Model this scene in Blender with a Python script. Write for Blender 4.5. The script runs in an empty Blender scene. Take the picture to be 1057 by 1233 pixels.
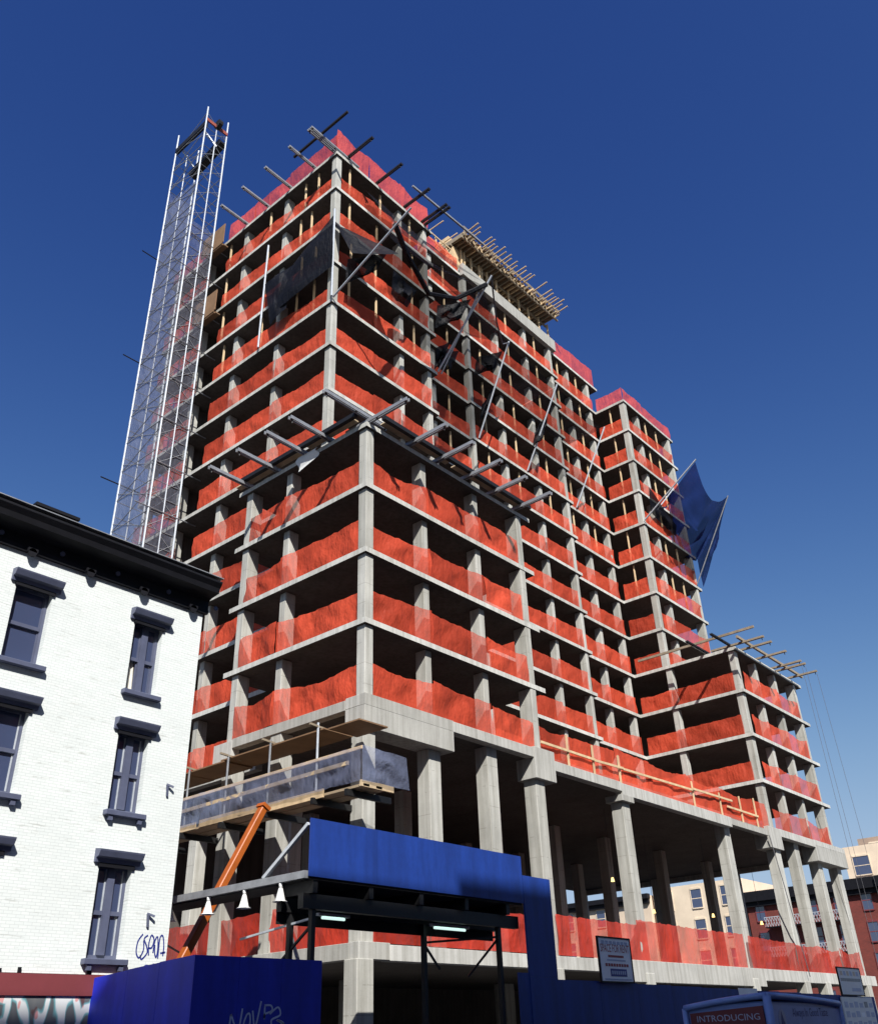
import bpy, bmesh, math, random
from mathutils import Vector, Matrix

rnd = random.Random(7)
SC = bpy.context.scene
COL = SC.collection
G = 12.4                      # heights below are measured from the podium floor; the street lies G below it

# ------------------------------------------------------------------ camera
F_PX, YAW, PITCH, ROLL = 1091.5, 0.6957, 0.5295, -0.0386
fw = Vector((math.cos(PITCH)*math.cos(YAW), math.cos(PITCH)*math.sin(YAW), math.sin(PITCH)))
rt0 = Vector((math.sin(YAW), -math.cos(YAW), 0)); up0 = rt0.cross(fw)
rt = math.cos(ROLL)*rt0 + math.sin(ROLL)*up0
up = -math.sin(ROLL)*rt0 + math.cos(ROLL)*up0
cd = bpy.data.cameras.new('camera'); cam = bpy.data.objects.new('camera', cd); COL.objects.link(cam)
M = Matrix.Identity(4)
for i in range(3):
    M[i][0] = rt[i]; M[i][1] = up[i]; M[i][2] = -fw[i]
M[0][3], M[1][3], M[2][3] = -22.0916, -22.2382, -10.752 + G
cam.matrix_world = M
cd.sensor_fit = 'VERTICAL'; cd.sensor_height = 36.0; cd.lens = 36.0*F_PX/1233.0
cd.clip_start = 0.1; cd.clip_end = 3000
SC.camera = cam

# ------------------------------------------------------------------ sky and sun
EL = math.radians(41.0)
SX, SY = -0.62, -0.785
AZ = math.atan2(SX, SY)
w = bpy.data.worlds.new('World'); SC.world = w; w.use_nodes = True
nt = w.node_tree; bg = nt.nodes['Background']
sky = nt.nodes.new('ShaderNodeTexSky'); sky.sky_type = 'NISHITA'; sky.sun_disc = False
sky.sun_elevation = EL; sky.sun_rotation = AZ
sky.altitude = 0; sky.air_density = 1.0; sky.dust_density = 1.0; sky.ozone_density = 4.0
sp = nt.nodes.new('ShaderNodeSeparateColor'); cb = nt.nodes.new('ShaderNodeCombineColor'); nt.links.new(sky.outputs[0], sp.inputs[0])
SKY_K = (.94, .79, 1.42); SKY_G = (2.25, 1.95, 1.3); SKY_CAP = (5.6, 7.6, 12.6)      # film response of the clear sky
for ci in range(3):
    pw = nt.nodes.new('ShaderNodeMath'); pw.operation = 'POWER'; pw.inputs[1].default_value = SKY_G[ci]; nt.links.new(sp.outputs[ci], pw.inputs[0])
    ml = nt.nodes.new('ShaderNodeMath'); ml.operation = 'MULTIPLY'; ml.inputs[1].default_value = SKY_K[ci]; nt.links.new(pw.outputs[0], ml.inputs[0])
    d1 = nt.nodes.new('ShaderNodeMath'); d1.operation = 'MULTIPLY'; d1.inputs[1].default_value = -1/SKY_CAP[ci]; nt.links.new(ml.outputs[0], d1.inputs[0])
    ex = nt.nodes.new('ShaderNodeMath'); ex.operation = 'EXPONENT'; nt.links.new(d1.outputs[0], ex.inputs[0])
    sb = nt.nodes.new('ShaderNodeMath'); sb.operation = 'SUBTRACT'; sb.inputs[0].default_value = 1.0; nt.links.new(ex.outputs[0], sb.inputs[1])
    mn = nt.nodes.new('ShaderNodeMath'); mn.operation = 'MULTIPLY'; mn.inputs[1].default_value = SKY_CAP[ci]; nt.links.new(sb.outputs[0], mn.inputs[0])
    nt.links.new(mn.outputs[0], cb.inputs[ci])
nt.links.new(cb.outputs[0], bg.inputs[0])
bg.inputs[1].default_value = 0.05
sl = bpy.data.lights.new('sun', 'SUN'); sl.energy = 5.0; sl.angle = math.radians(0.53); sl.color = (1.0, 0.97, 0.915)
so = bpy.data.objects.new('sun', sl); COL.objects.link(so)
sd = Vector((SX*math.cos(EL), SY*math.cos(EL), math.sin(EL)))
so.rotation_euler = sd.to_track_quat('Z', 'Y').to_euler(); so.location = (-40, -40, 90)
SC.view_settings.view_transform = 'Standard'; SC.view_settings.look = 'None'
SC.view_settings.gamma = 1.0; SC.view_settings.exposure = 0.62
SC.view_settings.use_curve_mapping = False

# ------------------------------------------------------------------ materials
MATS = {}
def nmat(name):
    m = bpy.data.materials.new(name); m.use_nodes = True
    n = m.node_tree.nodes; b = n['Principled BSDF']
    MATS[name] = m
    return m, m.node_tree, b
def add(nt, t, **kw):
    n = nt.nodes.new(t)
    for k, v in kw.items():
        if k.startswith('i_'): n.inputs[k[2:].replace('_', ' ')].default_value = v
        else: setattr(n, k, v)
    return n
def noise(nt, scale=(1, 1, 1), sc=1.0, detail=4, rough=0.6):
    g = add(nt, 'ShaderNodeNewGeometry'); mp = add(nt, 'ShaderNodeMapping'); mp.inputs['Scale'].default_value = scale
    nz = add(nt, 'ShaderNodeTexNoise'); nz.inputs['Scale'].default_value = sc; nz.inputs['Detail'].default_value = detail
    nz.inputs['Roughness'].default_value = rough
    nt.links.new(g.outputs['Position'], mp.inputs['Vector']); nt.links.new(mp.outputs[0], nz.inputs['Vector'])
    return nz.outputs['Fac']
def ramp(nt, fac, stops):
    r = add(nt, 'ShaderNodeValToRGB'); e = r.color_ramp.elements
    while len(e) < len(stops): e.new(0.5)
    for el, (p, c) in zip(e, stops): el.position = p; el.color = (c[0], c[1], c[2], 1)
    nt.links.new(fac, r.inputs[0]); return r.outputs[0]
def mul(nt, a, b, fac=1.0, mode='MULTIPLY'):
    m = add(nt, 'ShaderNodeMix', data_type='RGBA', blend_type=mode); m.inputs[0].default_value = fac
    nt.links.new(a, m.inputs[6]); nt.links.new(b, m.inputs[7]); return m.outputs[2]
def bump(nt, b, fac, strength=0.3, dist=0.02):
    bp = add(nt, 'ShaderNodeBump'); bp.inputs['Strength'].default_value = strength; bp.inputs['Distance'].default_value = dist
    nt.links.new(fac, bp.inputs['Height']); nt.links.new(bp.outputs[0], b.inputs['Normal'])
def simple(name, c, rough=0.7, var=0.18, sc=2.0, metallic=0.0, stretch=(1, 1, 1), bmp=0.0, spec=0.4):
    m, nt, b = nmat(name)
    f = noise(nt, stretch, sc)
    col = ramp(nt, f, [(0.25, [x*(1-var) for x in c]), (0.75, [min(1, x*(1+var)) for x in c])])
    f2 = noise(nt, (1, 1, 1), sc*9, 3)
    col = mul(nt, col, ramp(nt, f2, [(0.2, (1-var*.6,)*3), (0.8, (1, 1, 1))]))
    nt.links.new(col, b.inputs['Base Color'])
    b.inputs['Roughness'].default_value = rough; b.inputs['Metallic'].default_value = metallic
    b.inputs['Specular IOR Level'].default_value = spec
    if bmp: bump(nt, b, f2, bmp, 0.01)
    return m

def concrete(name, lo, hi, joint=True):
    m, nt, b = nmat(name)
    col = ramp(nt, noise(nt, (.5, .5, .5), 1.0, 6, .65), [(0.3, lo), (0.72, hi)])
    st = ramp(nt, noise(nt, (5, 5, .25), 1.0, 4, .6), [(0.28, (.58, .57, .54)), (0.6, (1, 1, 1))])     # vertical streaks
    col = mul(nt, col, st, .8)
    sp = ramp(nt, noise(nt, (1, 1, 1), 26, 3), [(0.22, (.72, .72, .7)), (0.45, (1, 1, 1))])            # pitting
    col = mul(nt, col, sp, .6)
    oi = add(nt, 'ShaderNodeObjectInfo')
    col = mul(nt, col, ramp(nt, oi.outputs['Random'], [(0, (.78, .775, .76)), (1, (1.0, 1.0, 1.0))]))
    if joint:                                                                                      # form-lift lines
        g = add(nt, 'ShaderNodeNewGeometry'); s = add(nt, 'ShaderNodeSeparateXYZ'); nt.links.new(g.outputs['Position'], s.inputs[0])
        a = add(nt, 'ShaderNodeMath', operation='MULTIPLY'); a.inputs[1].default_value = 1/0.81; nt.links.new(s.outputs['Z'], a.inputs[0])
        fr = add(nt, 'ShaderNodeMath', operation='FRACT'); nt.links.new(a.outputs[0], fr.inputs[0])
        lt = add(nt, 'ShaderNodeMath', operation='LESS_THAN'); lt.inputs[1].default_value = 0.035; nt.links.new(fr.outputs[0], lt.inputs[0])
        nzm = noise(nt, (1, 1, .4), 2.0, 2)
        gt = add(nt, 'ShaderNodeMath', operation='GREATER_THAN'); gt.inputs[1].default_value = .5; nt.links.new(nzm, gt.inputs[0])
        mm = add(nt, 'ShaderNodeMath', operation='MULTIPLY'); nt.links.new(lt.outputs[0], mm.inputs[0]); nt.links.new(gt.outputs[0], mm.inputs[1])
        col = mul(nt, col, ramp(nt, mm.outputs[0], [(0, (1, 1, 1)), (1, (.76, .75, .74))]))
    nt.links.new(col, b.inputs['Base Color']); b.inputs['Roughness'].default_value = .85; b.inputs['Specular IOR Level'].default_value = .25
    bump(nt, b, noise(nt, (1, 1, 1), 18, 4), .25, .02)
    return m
concrete('concrete_column', (.39, .385, .355), (.55, .542, .50))
concrete('concrete_slab', (.46, .455, .425), (.62, .612, .575), False)
concrete('concrete_shaded', (.085, .074, .068), (.135, .12, .11), False)      # interior shade put into the colour of floors, soffits and core walls
concrete('concrete_beam', (.40, .395, .37), (.55, .542, .51), False)

def netting(name, c, transp, transl=.45, rough=.6, spec=.2, weave=True):
    m, nt, b = nmat(name)
    f = noise(nt, (.6, .6, .6), 1.2, 5)
    oi = add(nt, 'ShaderNodeObjectInfo')
    col = ramp(nt, f, [(0.3, [x*.74 for x in c]), (0.7, [min(1, x*1.12) for x in c])])
    col = mul(nt, col, ramp(nt, oi.outputs['Random'], [(0, (.66, .62, .62)), (.6, (.95, .93, .93)), (1, (1, 1, 1))]))
    nt.links.new(col, b.inputs['Base Color']); b.inputs['Roughness'].default_value = rough; b.inputs['Specular IOR Level'].default_value = spec
    tl = add(nt, 'ShaderNodeBsdfTranslucent'); nt.links.new(col, tl.inputs[0])
    tr = add(nt, 'ShaderNodeBsdfTransparent')
    m1 = add(nt, 'ShaderNodeMixShader'); m1.inputs[0].default_value = transl
    nt.links.new(b.outputs[0], m1.inputs[1]); nt.links.new(tl.outputs[0], m1.inputs[2])
    m2 = add(nt, 'ShaderNodeMixShader')
    tf = ramp(nt, noise(nt, (1, 1, 1), 1.5, 4), [(0.3, (transp*.9,)*3), (0.7, (transp*1.1,)*3)])
    nt.links.new(tf, m2.inputs[0])
    nt.links.new(m1.outputs[0], m2.inputs[1]); nt.links.new(tr.outputs[0], m2.inputs[2])
    out = [n for n in nt.nodes if n.type == 'OUTPUT_MATERIAL'][0]; nt.links.new(m2.outputs[0], out.inputs[0])
    if weave: bump(nt, b, noise(nt, (1.6, 1.6, .7), 2.2, 3), .8, .12)
    return m
netting('red_net', (.86, .115, .055), .31, .26)
netting('red_sheet', (.82, .08, .045), .24, .4, .3, .5)
netting('black_net', (.006, .007, .012), .06, .2)
netting('black_net_open', (.012, .013, .02), .5, .2)
netting('blue_net', (.016, .034, .17), .12, .55)
netting('clear_sheet', (.34, .40, .60), .58, .3, .22, .6)
netting('wire_mesh', (.30, .33, .42), .66, .3, .5, .3)

simple('timber', (.60, .44, .26), .75, .25, 3, stretch=(1, 1, .3))
simple('timber_grey', (.26, .21, .15), .8, .25, 3)
simple('plywood', (.20, .115, .06), .75, .2, 1.5)
simple('plank', (.50, .38, .24), .8, .25, 2)
simple('steel_grey', (.27, .28, .30), .5, .25, 3, .3)
simple('steel_dark', (.014, .014, .015), .55, .3, 3, .2)
simple('galvanised', (.46, .49, .53), .45, .15, 4, .2)
simple('rust_red', (.28, .06, .04), .7, .3, 4)
simple('alum', (.50, .53, .57), .4, .12, 3, .3)
simple('blue_paint', (.008, .036, .22), .6, .28, .8, stretch=(3, 3, .5), bmp=.1)
simple('blue_board', (.012, .026, .46), .6, .28, .7, stretch=(3, 3, .4), bmp=.1)
simple('white_paint', (.78, .78, .76), .6, .05, 3)
simple('cream', (.68, .56, .42), .85, .1, .6)
simple('beige2', (.62, .50, .38), .85, .12, .6)
simple('orange_paint', (.36, .085, .010), .45, .2, 2)
simple('black_paint', (.008, .008, .011), .6, .3, 3, bmp=.1, spec=.2)
simple('slate_paint', (.085, .095, .15), .45, .15, 3)
simple('maroon', (.17, .035, .04), .6, .1, 1)
simple('asphalt', (.05, .05, .052), .9, .25, 3, bmp=.3)
simple('paving', (.30, .29, .28), .85, .15, .7, bmp=.2)
simple('tar', (.02, .02, .021), .9, .2, 1)
simple('dark_interior', (.02, .02, .022), .9, .2, 1)
simple('curtain', (.62, .60, .55), .8, .1, 3)
simple('rope', (.10, .10, .11), .8, .1, 5)
simple('sign_white', (.86, .88, .90), .5, .06, 2)
simple('sign_red', (.30, .02, .03), .5, .1, 3)
simple('sign_blue', (.02, .03, .22), .5, .1, 3)
simple('sign_pale', (.40, .45, .60), .5, .1, 3)
simple('tag_blue', (.02, .03, .20), .5, .1, 3)
simple('tag_pale', (.42, .50, .72), .5, .1, 3)
simple('truck_blue', (.17, .27, .60), .4, .1, 2)
simple('truck_panel', (.22, .33, .68), .4, .12, 2)
simple('tyre', (.02, .02, .02), .9, .1, 3)
simple('grass_leaf', (.05, .09, .03), .8, .3, 3)
def glass(name, c):
    m, nt, b = nmat(name)
    b.inputs['Base Color'].default_value = (*c, 1); b.inputs['Roughness'].default_value = .06
    b.inputs['Specular IOR Level'].default_value = .9; b.inputs['Coat Weight'].default_value = .6; b.inputs['Coat Roughness'].default_value = .03
glass('pane', (.045, .06, .12)); glass('pane_dark', (.012, .014, .02))
def emit(name, c, s):
    m, nt, b = nmat(name)
    b.inputs['Base Color'].default_value = (*c, 1); b.inputs['Emission Color'].default_value = (*c, 1); b.inputs['Emission Strength'].default_value = s
emit('tube_light', (.62, .86, .80), .75); emit('bulb_light', (1.0, .72, .25), 1.6)

def brick(name, c1, c2, mortar, amt):
    m, nt, b = nmat(name)
    g = add(nt, 'ShaderNodeNewGeometry'); s = add(nt, 'ShaderNodeSeparateXYZ'); nt.links.new(g.outputs['Position'], s.inputs[0])
    ad = add(nt, 'ShaderNodeMath', operation='ADD'); nt.links.new(s.outputs['X'], ad.inputs[0]); nt.links.new(s.outputs['Y'], ad.inputs[1])
    cb = add(nt, 'ShaderNodeCombineXYZ'); nt.links.new(ad.outputs[0], cb.inputs[0]); nt.links.new(s.outputs['Z'], cb.inputs[1])
    bt = add(nt, 'ShaderNodeTexBrick'); bt.inputs['Scale'].default_value = 1.0
    bt.inputs['Brick Width'].default_value = .21; bt.inputs['Row Height'].default_value = .072; bt.inputs['Mortar Size'].default_value = .006
    bt.inputs['Color1'].default_value = (*c1, 1); bt.inputs['Color2'].default_value = (*c2, 1); bt.inputs['Mortar'].default_value = (*mortar, 1)
    nt.links.new(cb.outputs[0], bt.inputs['Vector'])
    col = bt.outputs['Color']
    col = mul(nt, col, ramp(nt, noise(nt, (.35, .35, .8), 1.0, 6, .7), [(0.3, (1-amt,)*3), (0.6, (1, 1, 1))]))
    # paint worn off along some courses
    wr = ramp(nt, noise(nt, (1.2, 1.2, 14), 1.0, 4, .7), [(0.33, (.55, .53, .50)), (0.42, (1, 1, 1))])
    col = mul(nt, col, wr, .6 if amt < .2 else .2)
    nt.links.new(col, b.inputs['Base Color']); b.inputs['Roughness'].default_value = .8
    bump(nt, b, bt.outputs['Fac'], -.5 if amt < .2 else -.3, .012)
brick('white_brick', (.67, .70, .68), (.63, .665, .65), (.52, .55, .54), .08)
brick('red_brick', (.20, .035, .025), (.15, .028, .022), (.12, .04, .03), .25)
brick('tan_brick', (.42, .30, .22), (.38, .27, .2), (.3, .24, .2), .25)

def mural():
    m, nt, b = nmat('mural_paint')
    g = add(nt, 'ShaderNodeNewGeometry'); mp = add(nt, 'ShaderNodeMapping'); mp.inputs['Scale'].default_value = (1, 1, .45)
    mp.inputs['Rotation'].default_value = (0, .35, 0)
    nt.links.new(g.outputs['Position'], mp.inputs[0])
    nz = add(nt, 'ShaderNodeTexNoise'); nz.inputs['Scale'].default_value = 1.6; nt.links.new(mp.outputs[0], nz.inputs['Vector'])
    mv = add(nt, 'ShaderNodeMix', data_type='VECTOR'); mv.inputs[0].default_value = .35
    nt.links.new(mp.outputs[0], mv.inputs[4]); nt.links.new(nz.outputs['Color'], mv.inputs[5])
    v = add(nt, 'ShaderNodeTexVoronoi', feature='DISTANCE_TO_EDGE'); v.inputs['Scale'].default_value = 2.6; nt.links.new(mv.outputs[1], v.inputs['Vector'])
    c = ramp(nt, v.outputs['Distance'], [(.0, (.72, .74, .74)), (.07, (.70, .72, .73)), (.1, (.16, .40, .44)), (.14, (.11, .12, .13)), (.5, (.18, .18, .18))])
    nz2 = add(nt, 'ShaderNodeTexNoise'); nz2.inputs['Scale'].default_value = 3.2; nt.links.new(mp.outputs[0], nz2.inputs['Vector'])
    p = ramp(nt, nz2.outputs['Fac'], [(.0, (1, 1, 1)), (.60, (1, 1, 1)), (.63, (1, .35, .33)), (.7, (1, .3, .3))])
    nt.links.new(mul(nt, c, p, .8), b.inputs['Base Color']); b.inputs['Roughness'].default_value = .6
mural()

# ------------------------------------------------------------------ mesh helpers
class MB:
    def __init__(s): s.v = []; s.f = []
    def quad(s, a, b, c, d):
        n = len(s.v); s.v += [tuple(a), tuple(b), tuple(c), tuple(d)]; s.f.append((n, n+1, n+2, n+3)); return s
    def box(s, x0, x1, y0, y1, z0, z1):
        n = len(s.v)
        s.v += [(x0, y0, z0), (x1, y0, z0), (x1, y1, z0), (x0, y1, z0), (x0, y0, z1), (x1, y0, z1), (x1, y1, z1), (x0, y1, z1)]
        s.f += [tuple(n+i for i in q) for q in ((0, 3, 2, 1), (4, 5, 6, 7), (0, 1, 5, 4), (1, 2, 6, 5), (2, 3, 7, 6), (3, 0, 4, 7))]
        return s
    def bar(s, a, b, w, h=None, upv=(0, 0, 1)):
        h = h or w; a = Vector(a); b = Vector(b); d = (b-a).normalized(); u = Vector(upv)
        if abs(d.dot(u)) > .98: u = Vector((1, 0, 0))
        r = d.cross(u).normalized(); u = r.cross(d).normalized(); n = len(s.v)
        for p in (a, b):
            for i, j in ((-1, -1), (1, -1), (1, 1), (-1, 1)): s.v.append(tuple(p + r*(i*w/2) + u*(j*h/2)))
        s.f += [tuple(n+i for i in q) for q in ((0, 1, 2, 3), (7, 6, 5, 4), (0, 4, 5, 1), (1, 5, 6, 2), (2, 6, 7, 3), (3, 7, 4, 0))]
        return s
    def tube(s, pts, r, k=8, caps=True, r1=None):
        pts = [Vector(p) for p in pts]; n0 = len(s.v); m = len(pts)
        for i, p in enumerate(pts):
            d = (pts[min(i+1, m-1)] - pts[max(i-1, 0)]).normalized(); u = Vector((0, 0, 1))
            if abs(d.dot(u)) > .98: u = Vector((1, 0, 0))
            a = d.cross(u).normalized(); c = a.cross(d)
            rr = r if r1 is None else r + (r1-r)*i/(m-1)
            for j in range(k):
                t = 2*math.pi*j/k; s.v.append(tuple(p + a*(rr*math.cos(t)) + c*(rr*math.sin(t))))
        for i in range(m-1):
            for j in range(k):
                q = (j+1) % k; s.f.append((n0+i*k+j, n0+i*k+q, n0+(i+1)*k+q, n0+(i+1)*k+j))
        if caps:
            s.f.append(tuple(n0+j for j in range(k))[::-1]); s.f.append(tuple(n0+(m-1)*k+j for j in range(k)))
        return s
    def prism(s, poly, z0, z1):
        n = len(s.v); k = len(poly)
        s.v += [(x, y, z0) for x, y in poly] + [(x, y, z1) for x, y in poly]
        s.f.append(tuple(n+i for i in range(k))[::-1]); s.f.append(tuple(n+k+i for i in range(k)))
        for i in range(k): j = (i+1) % k; s.f.append((n+i, n+j, n+k+j, n+k+i))
        return s
    def prof_x(s, prof, x0, x1):                    # profile (y,z) swept along X
        n = len(s.v); k = len(prof)
        s.v += [(x0, y, z) for y, z in prof] + [(x1, y, z) for y, z in prof]
        s.f.append(tuple(n+i for i in range(k))); s.f.append(tuple(n+k+i for i in range(k))[::-1])
        for i in range(k): j = (i+1) % k; s.f.append((n+j, n+i, n+k+i, n+k+j))
        return s
    def grid(s, fn, nu, nv):
        n = len(s.v)
        for i in range(nu+1):
            for j in range(nv+1): s.v.append(tuple(fn(i/nu, j/nv)))
        for i in range(nu):
            for j in range(nv):
                a = n+i*(nv+1)+j; s.f.append((a, a+nv+1, a+nv+2, a+1))
        return s
def W(root): return Vector(root.location) if root is not None else Vector((0, 0, 0))
WORLD = {}
def place(o, wl, parent):
    WORLD[o.name] = Vector(wl)
    if parent is not None:
        o.parent = parent; o.location = Vector(wl) - WORLD[parent.name]
    else: o.location = wl
def tag(o, label=None, cat=None, group=None, kind=None):
    if label: o['label'] = label
    if cat: o['category'] = cat
    if group: o['group'] = group
    if kind: o['kind'] = kind
    return o
def mk(name, mb, mat, parent=None, label=None, cat=None, group=None, kind=None, smooth=False, bevel=0):
    vs = [Vector((v[0], v[1], v[2]+G)) for v in mb.v]
    lo = Vector([min(v[i] for v in vs) for i in range(3)]); hi = Vector([max(v[i] for v in vs) for i in range(3)])
    c = Vector(((lo.x+hi.x)/2, (lo.y+hi.y)/2, lo.z))
    me = bpy.data.meshes.new(name); me.from_pydata([v-c for v in vs], [], mb.f); me.update()
    bm = bmesh.new(); bm.from_mesh(me); bmesh.ops.recalc_face_normals(bm, faces=bm.faces[:])
    if bevel: bmesh.ops.bevel(bm, geom=bm.edges[:], offset=bevel, segments=1, affect='EDGES')
    bm.to_mesh(me); bm.free()
    if smooth:
        for p in me.polygons: p.use_smooth = True
    me.materials.append(MATS[mat])
    o = bpy.data.objects.new(name, me); COL.objects.link(o); place(o, c, parent)
    return tag(o, label, cat, group, kind)
def empty(name, loc, label=None, cat=None, group=None):
    o = bpy.data.objects.new(name, None); COL.objects.link(o); o.empty_display_size = .3
    place(o, (loc[0], loc[1], loc[2]+G), None)
    return tag(o, label, cat, group)
CACHE = {}
def shared_box(name, key, dims, mat, loc, parent):
    """a box of dims standing on loc; alike pieces share mesh data"""
    k = (key, tuple(round(d, 3) for d in dims), mat)
    if k not in CACHE:
        a, b, c = dims; me = bpy.data.meshes.new(key)
        m = MB().box(-a/2, a/2, -b/2, b/2, 0, c); me.from_pydata(m.v, [], m.f)
        bm = bmesh.new(); bm.from_mesh(me); bmesh.ops.recalc_face_normals(bm, faces=bm.faces[:])
        bmesh.ops.bevel(bm, geom=bm.edges[:], offset=min(.02, min(dims)*.12), segments=1, affect='EDGES'); bm.to_mesh(me); bm.free()
        me.materials.append(MATS[mat]); CACHE[k] = me
    o = bpy.data.objects.new(name, CACHE[k]); COL.objects.link(o); place(o, (loc[0], loc[1], loc[2]+G), parent)
    return o
def text_mb(txt, size, origin, xdir, zdir, ndir, off=.004):
    cu = bpy.data.curves.new('t', 'FONT'); cu.body = txt; cu.size = size; cu.resolution_u = 2
    to = bpy.data.objects.new('t', cu); COL.objects.link(to)
    dg = bpy.context.evaluated_depsgraph_get(); me = bpy.data.meshes.new_from_object(to.evaluated_get(dg))
    mb = MB(); o = Vector(origin); xd = Vector(xdir); zd = Vector(zdir); nd = Vector(ndir)
    mb.v = [tuple(o + xd*v.co.x + zd*v.co.y + nd*off) for v in me.vertices]; mb.f = [tuple(p.vertices) for p in me.polygons]
    bpy.data.objects.remove(to); bpy.data.curves.remove(cu); bpy.data.meshes.remove(me)
    return mb
def stroke_mb(strokes, width, fn):
    """painted strokes: flat ribbons; fn maps (u,v) -> point on the painted face"""
    mb = MB()
    for st in strokes:
        P = []
        for i in range(len(st)-1):                       # Catmull-Rom
            p0 = Vector(st[max(i-1, 0)]); p1 = Vector(st[i]); p2 = Vector(st[i+1]); p3 = Vector(st[min(i+2, len(st)-1)])
            for t in (0, .2, .4, .6, .8):
                P.append(.5*((2*p1)+(p2-p0)*t+(2*p0-5*p1+4*p2-p3)*t*t+(3*p1-p0-3*p2+p3)*t**3))
        P.append(Vector(st[-1]))
        L = []
        for i, p in enumerate(P):
            d = (P[min(i+1, len(P)-1)]-P[max(i-1, 0)]); d = d.normalized() if d.length > 1e-6 else Vector((1, 0))
            n = Vector((-d.y, d.x))*width/2; L.append((fn(*(p+n)), fn(*(p-n))))
        for (a, b), (c, d) in zip(L, L[1:]): mb.quad(a, b, d, c)
    return mb

# ------------------------------------------------------------------ the setting
mk('ground', MB().box(-700, 1500, -700, 1200, -G-.5, -G), 'asphalt', kind='structure')
pv = mk('sidewalk', MB().box(-60, 47.6, -4.6, 23, -G+.004, -G+.14), 'paving', kind='structure')
mk('kerb', MB().box(-60, 47.6, -4.8, -4.604, -G+.004, -G+.15), 'concrete_slab', kind='structure')
mk('far_sidewalk', MB().box(-70, 70, -30, -25, -G+.004, -G+.14), 'paving', kind='structure')

# ------------------------------------------------------------------ the concrete frame
B = empty('unfinished_tower', (0, 0, -G), 'tall raw concrete frame tower under construction wrapped in red debris netting', 'building')
def slab_z(k): return 3*k+.12
SLAB_T = .22
LOW = [(0, 0), (11.65, 0), (11.65, 7.95), (17.6, 7.95), (17.6, 7.7), (29.6, 7.7), (29.6, 8.08), (35.9, 8.08), (35.9, .2), (47.5, .2), (47.5, 22), (2.33, 22), (2.33, 8.5), (0, 8.5)]
HIGH = [(2.33, 5.09), (11, 5.09), (11, 7.95), (17.6, 7.95), (17.6, 7.7), (29.6, 7.7), (29.6, 8.08), (35.95, 8.08), (35.95, 5.3), (44.6, 5.3), (44.6, 22), (2.33, 22)]
TOP = [(13.7, 7.95), (17.6, 7.95), (17.6, 7.75), (29.6, 7.75), (29.6, 8.08), (36.8, 8.08), (36.8, 22), (13.7, 22)]
def shade_flats(o):
    o.data.materials.append(MATS['concrete_shaded'])  # tops and undersides take the concrete darkened for indoor shade
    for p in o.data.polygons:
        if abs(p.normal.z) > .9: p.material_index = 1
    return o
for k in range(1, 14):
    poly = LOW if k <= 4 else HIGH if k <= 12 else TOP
    shade_flats(mk('floor_slab', MB().prism(poly, slab_z(k)-SLAB_T, slab_z(k)), 'concrete_slab', B))
mk('parapet_beam', MB().box(17.55, 29.68, 7.6, 7.95, 38.82, 39.95), 'concrete_beam', B)
mk('roof_slab', MB().box(17.75, 29.5, 7.952, 21.8, 39.5, 39.9), 'concrete_slab', B)
# podium floor and its edge beams
shade_flats(mk('podium_slab', MB().prism([(.25, .25), (47.25, .25), (47.25, 22), (2.58, 22), (2.58, 8.6), (.25, 8.6)], -.26, .06), 'concrete_slab', B))
EB = 'edge_beam'
for x0, x1, z0, z1 in ((0.0, 4.9, -1.07, .16), (4.903, 10.25, -.28, .14), (11.78, 17.45, -.6, -.16), (17.453, 29.4, -.75, -.2), (29.403, 34.4, -.6, -.26), (36.35, 42.0, -.42, .04), (42.003, 47.55, -1.25, .07)):
    mk(EB, MB().box(x0, x1, -.02, .38 if z0 > -1 else .98, z0, z1 if z0 > -1 else -.262) if z0 <= -1 else MB().box(x0, x1, -.02, .38, z0, z1), 'concrete_beam', B, bevel=.012)
    if z0 <= -1: mk(EB, MB().box(x0, x1, -.02, .248, -.258, z1), 'concrete_beam', B)
for y0, y1, z0, z1 in ((.251, .97, -.258, .16), (.985, 7.5, -.28, .1), (7.503, 8.7, -1.0, .05)):
    mk(EB, MB().box(0.0, .38, y0, y1, z0, z1), 'concrete_beam', B, bevel=.012)
mk(EB, MB().box(2.2, 2.57, 8.703, 22, -.5, .05), 'concrete_beam', B)
mk(EB, MB().box(47.15, 47.55, .383, 22, -.6, .05), 'concrete_beam', B)
for x0, x1, z0, z1, y1 in ((10.253, 11.777, -1.15, .2, .95), (34.5, 36.3, -1.26, .0, .95), (17.3, 18.4, -1.05, -.755, .9)):
    m = MB(); x_ = .28
    m.box(x0, x1, -.06, y1, z0, z1)
    mk('column_capital', m, 'concrete_beam', B, bevel=.015)
# lower slab
shade_flats(mk('lower_slab', MB().box(-.1, 47.3, .25, 22, -8.38, -8.0), 'concrete_slab', B))
for x0, x1, z0 in ((-.22, 1.2, -8.43), (1.203, 14.3, -8.45), (14.303, 29.9, -8.78), (29.903, 47.4, -8.5)):
    mk(EB, MB().box(x0, x1, -.06, .36, z0, -7.93 if x0 != 1.203 else -7.98), 'concrete_beam', B, bevel=.012)
for y0, y1, z0 in ((.363, 2.2, -8.43), (2.203, 22, -8.45)):
    mk(EB, MB().box(-.22, .2, y0, y1, z0, -7.95), 'concrete_beam', B, bevel=.012)

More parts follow.
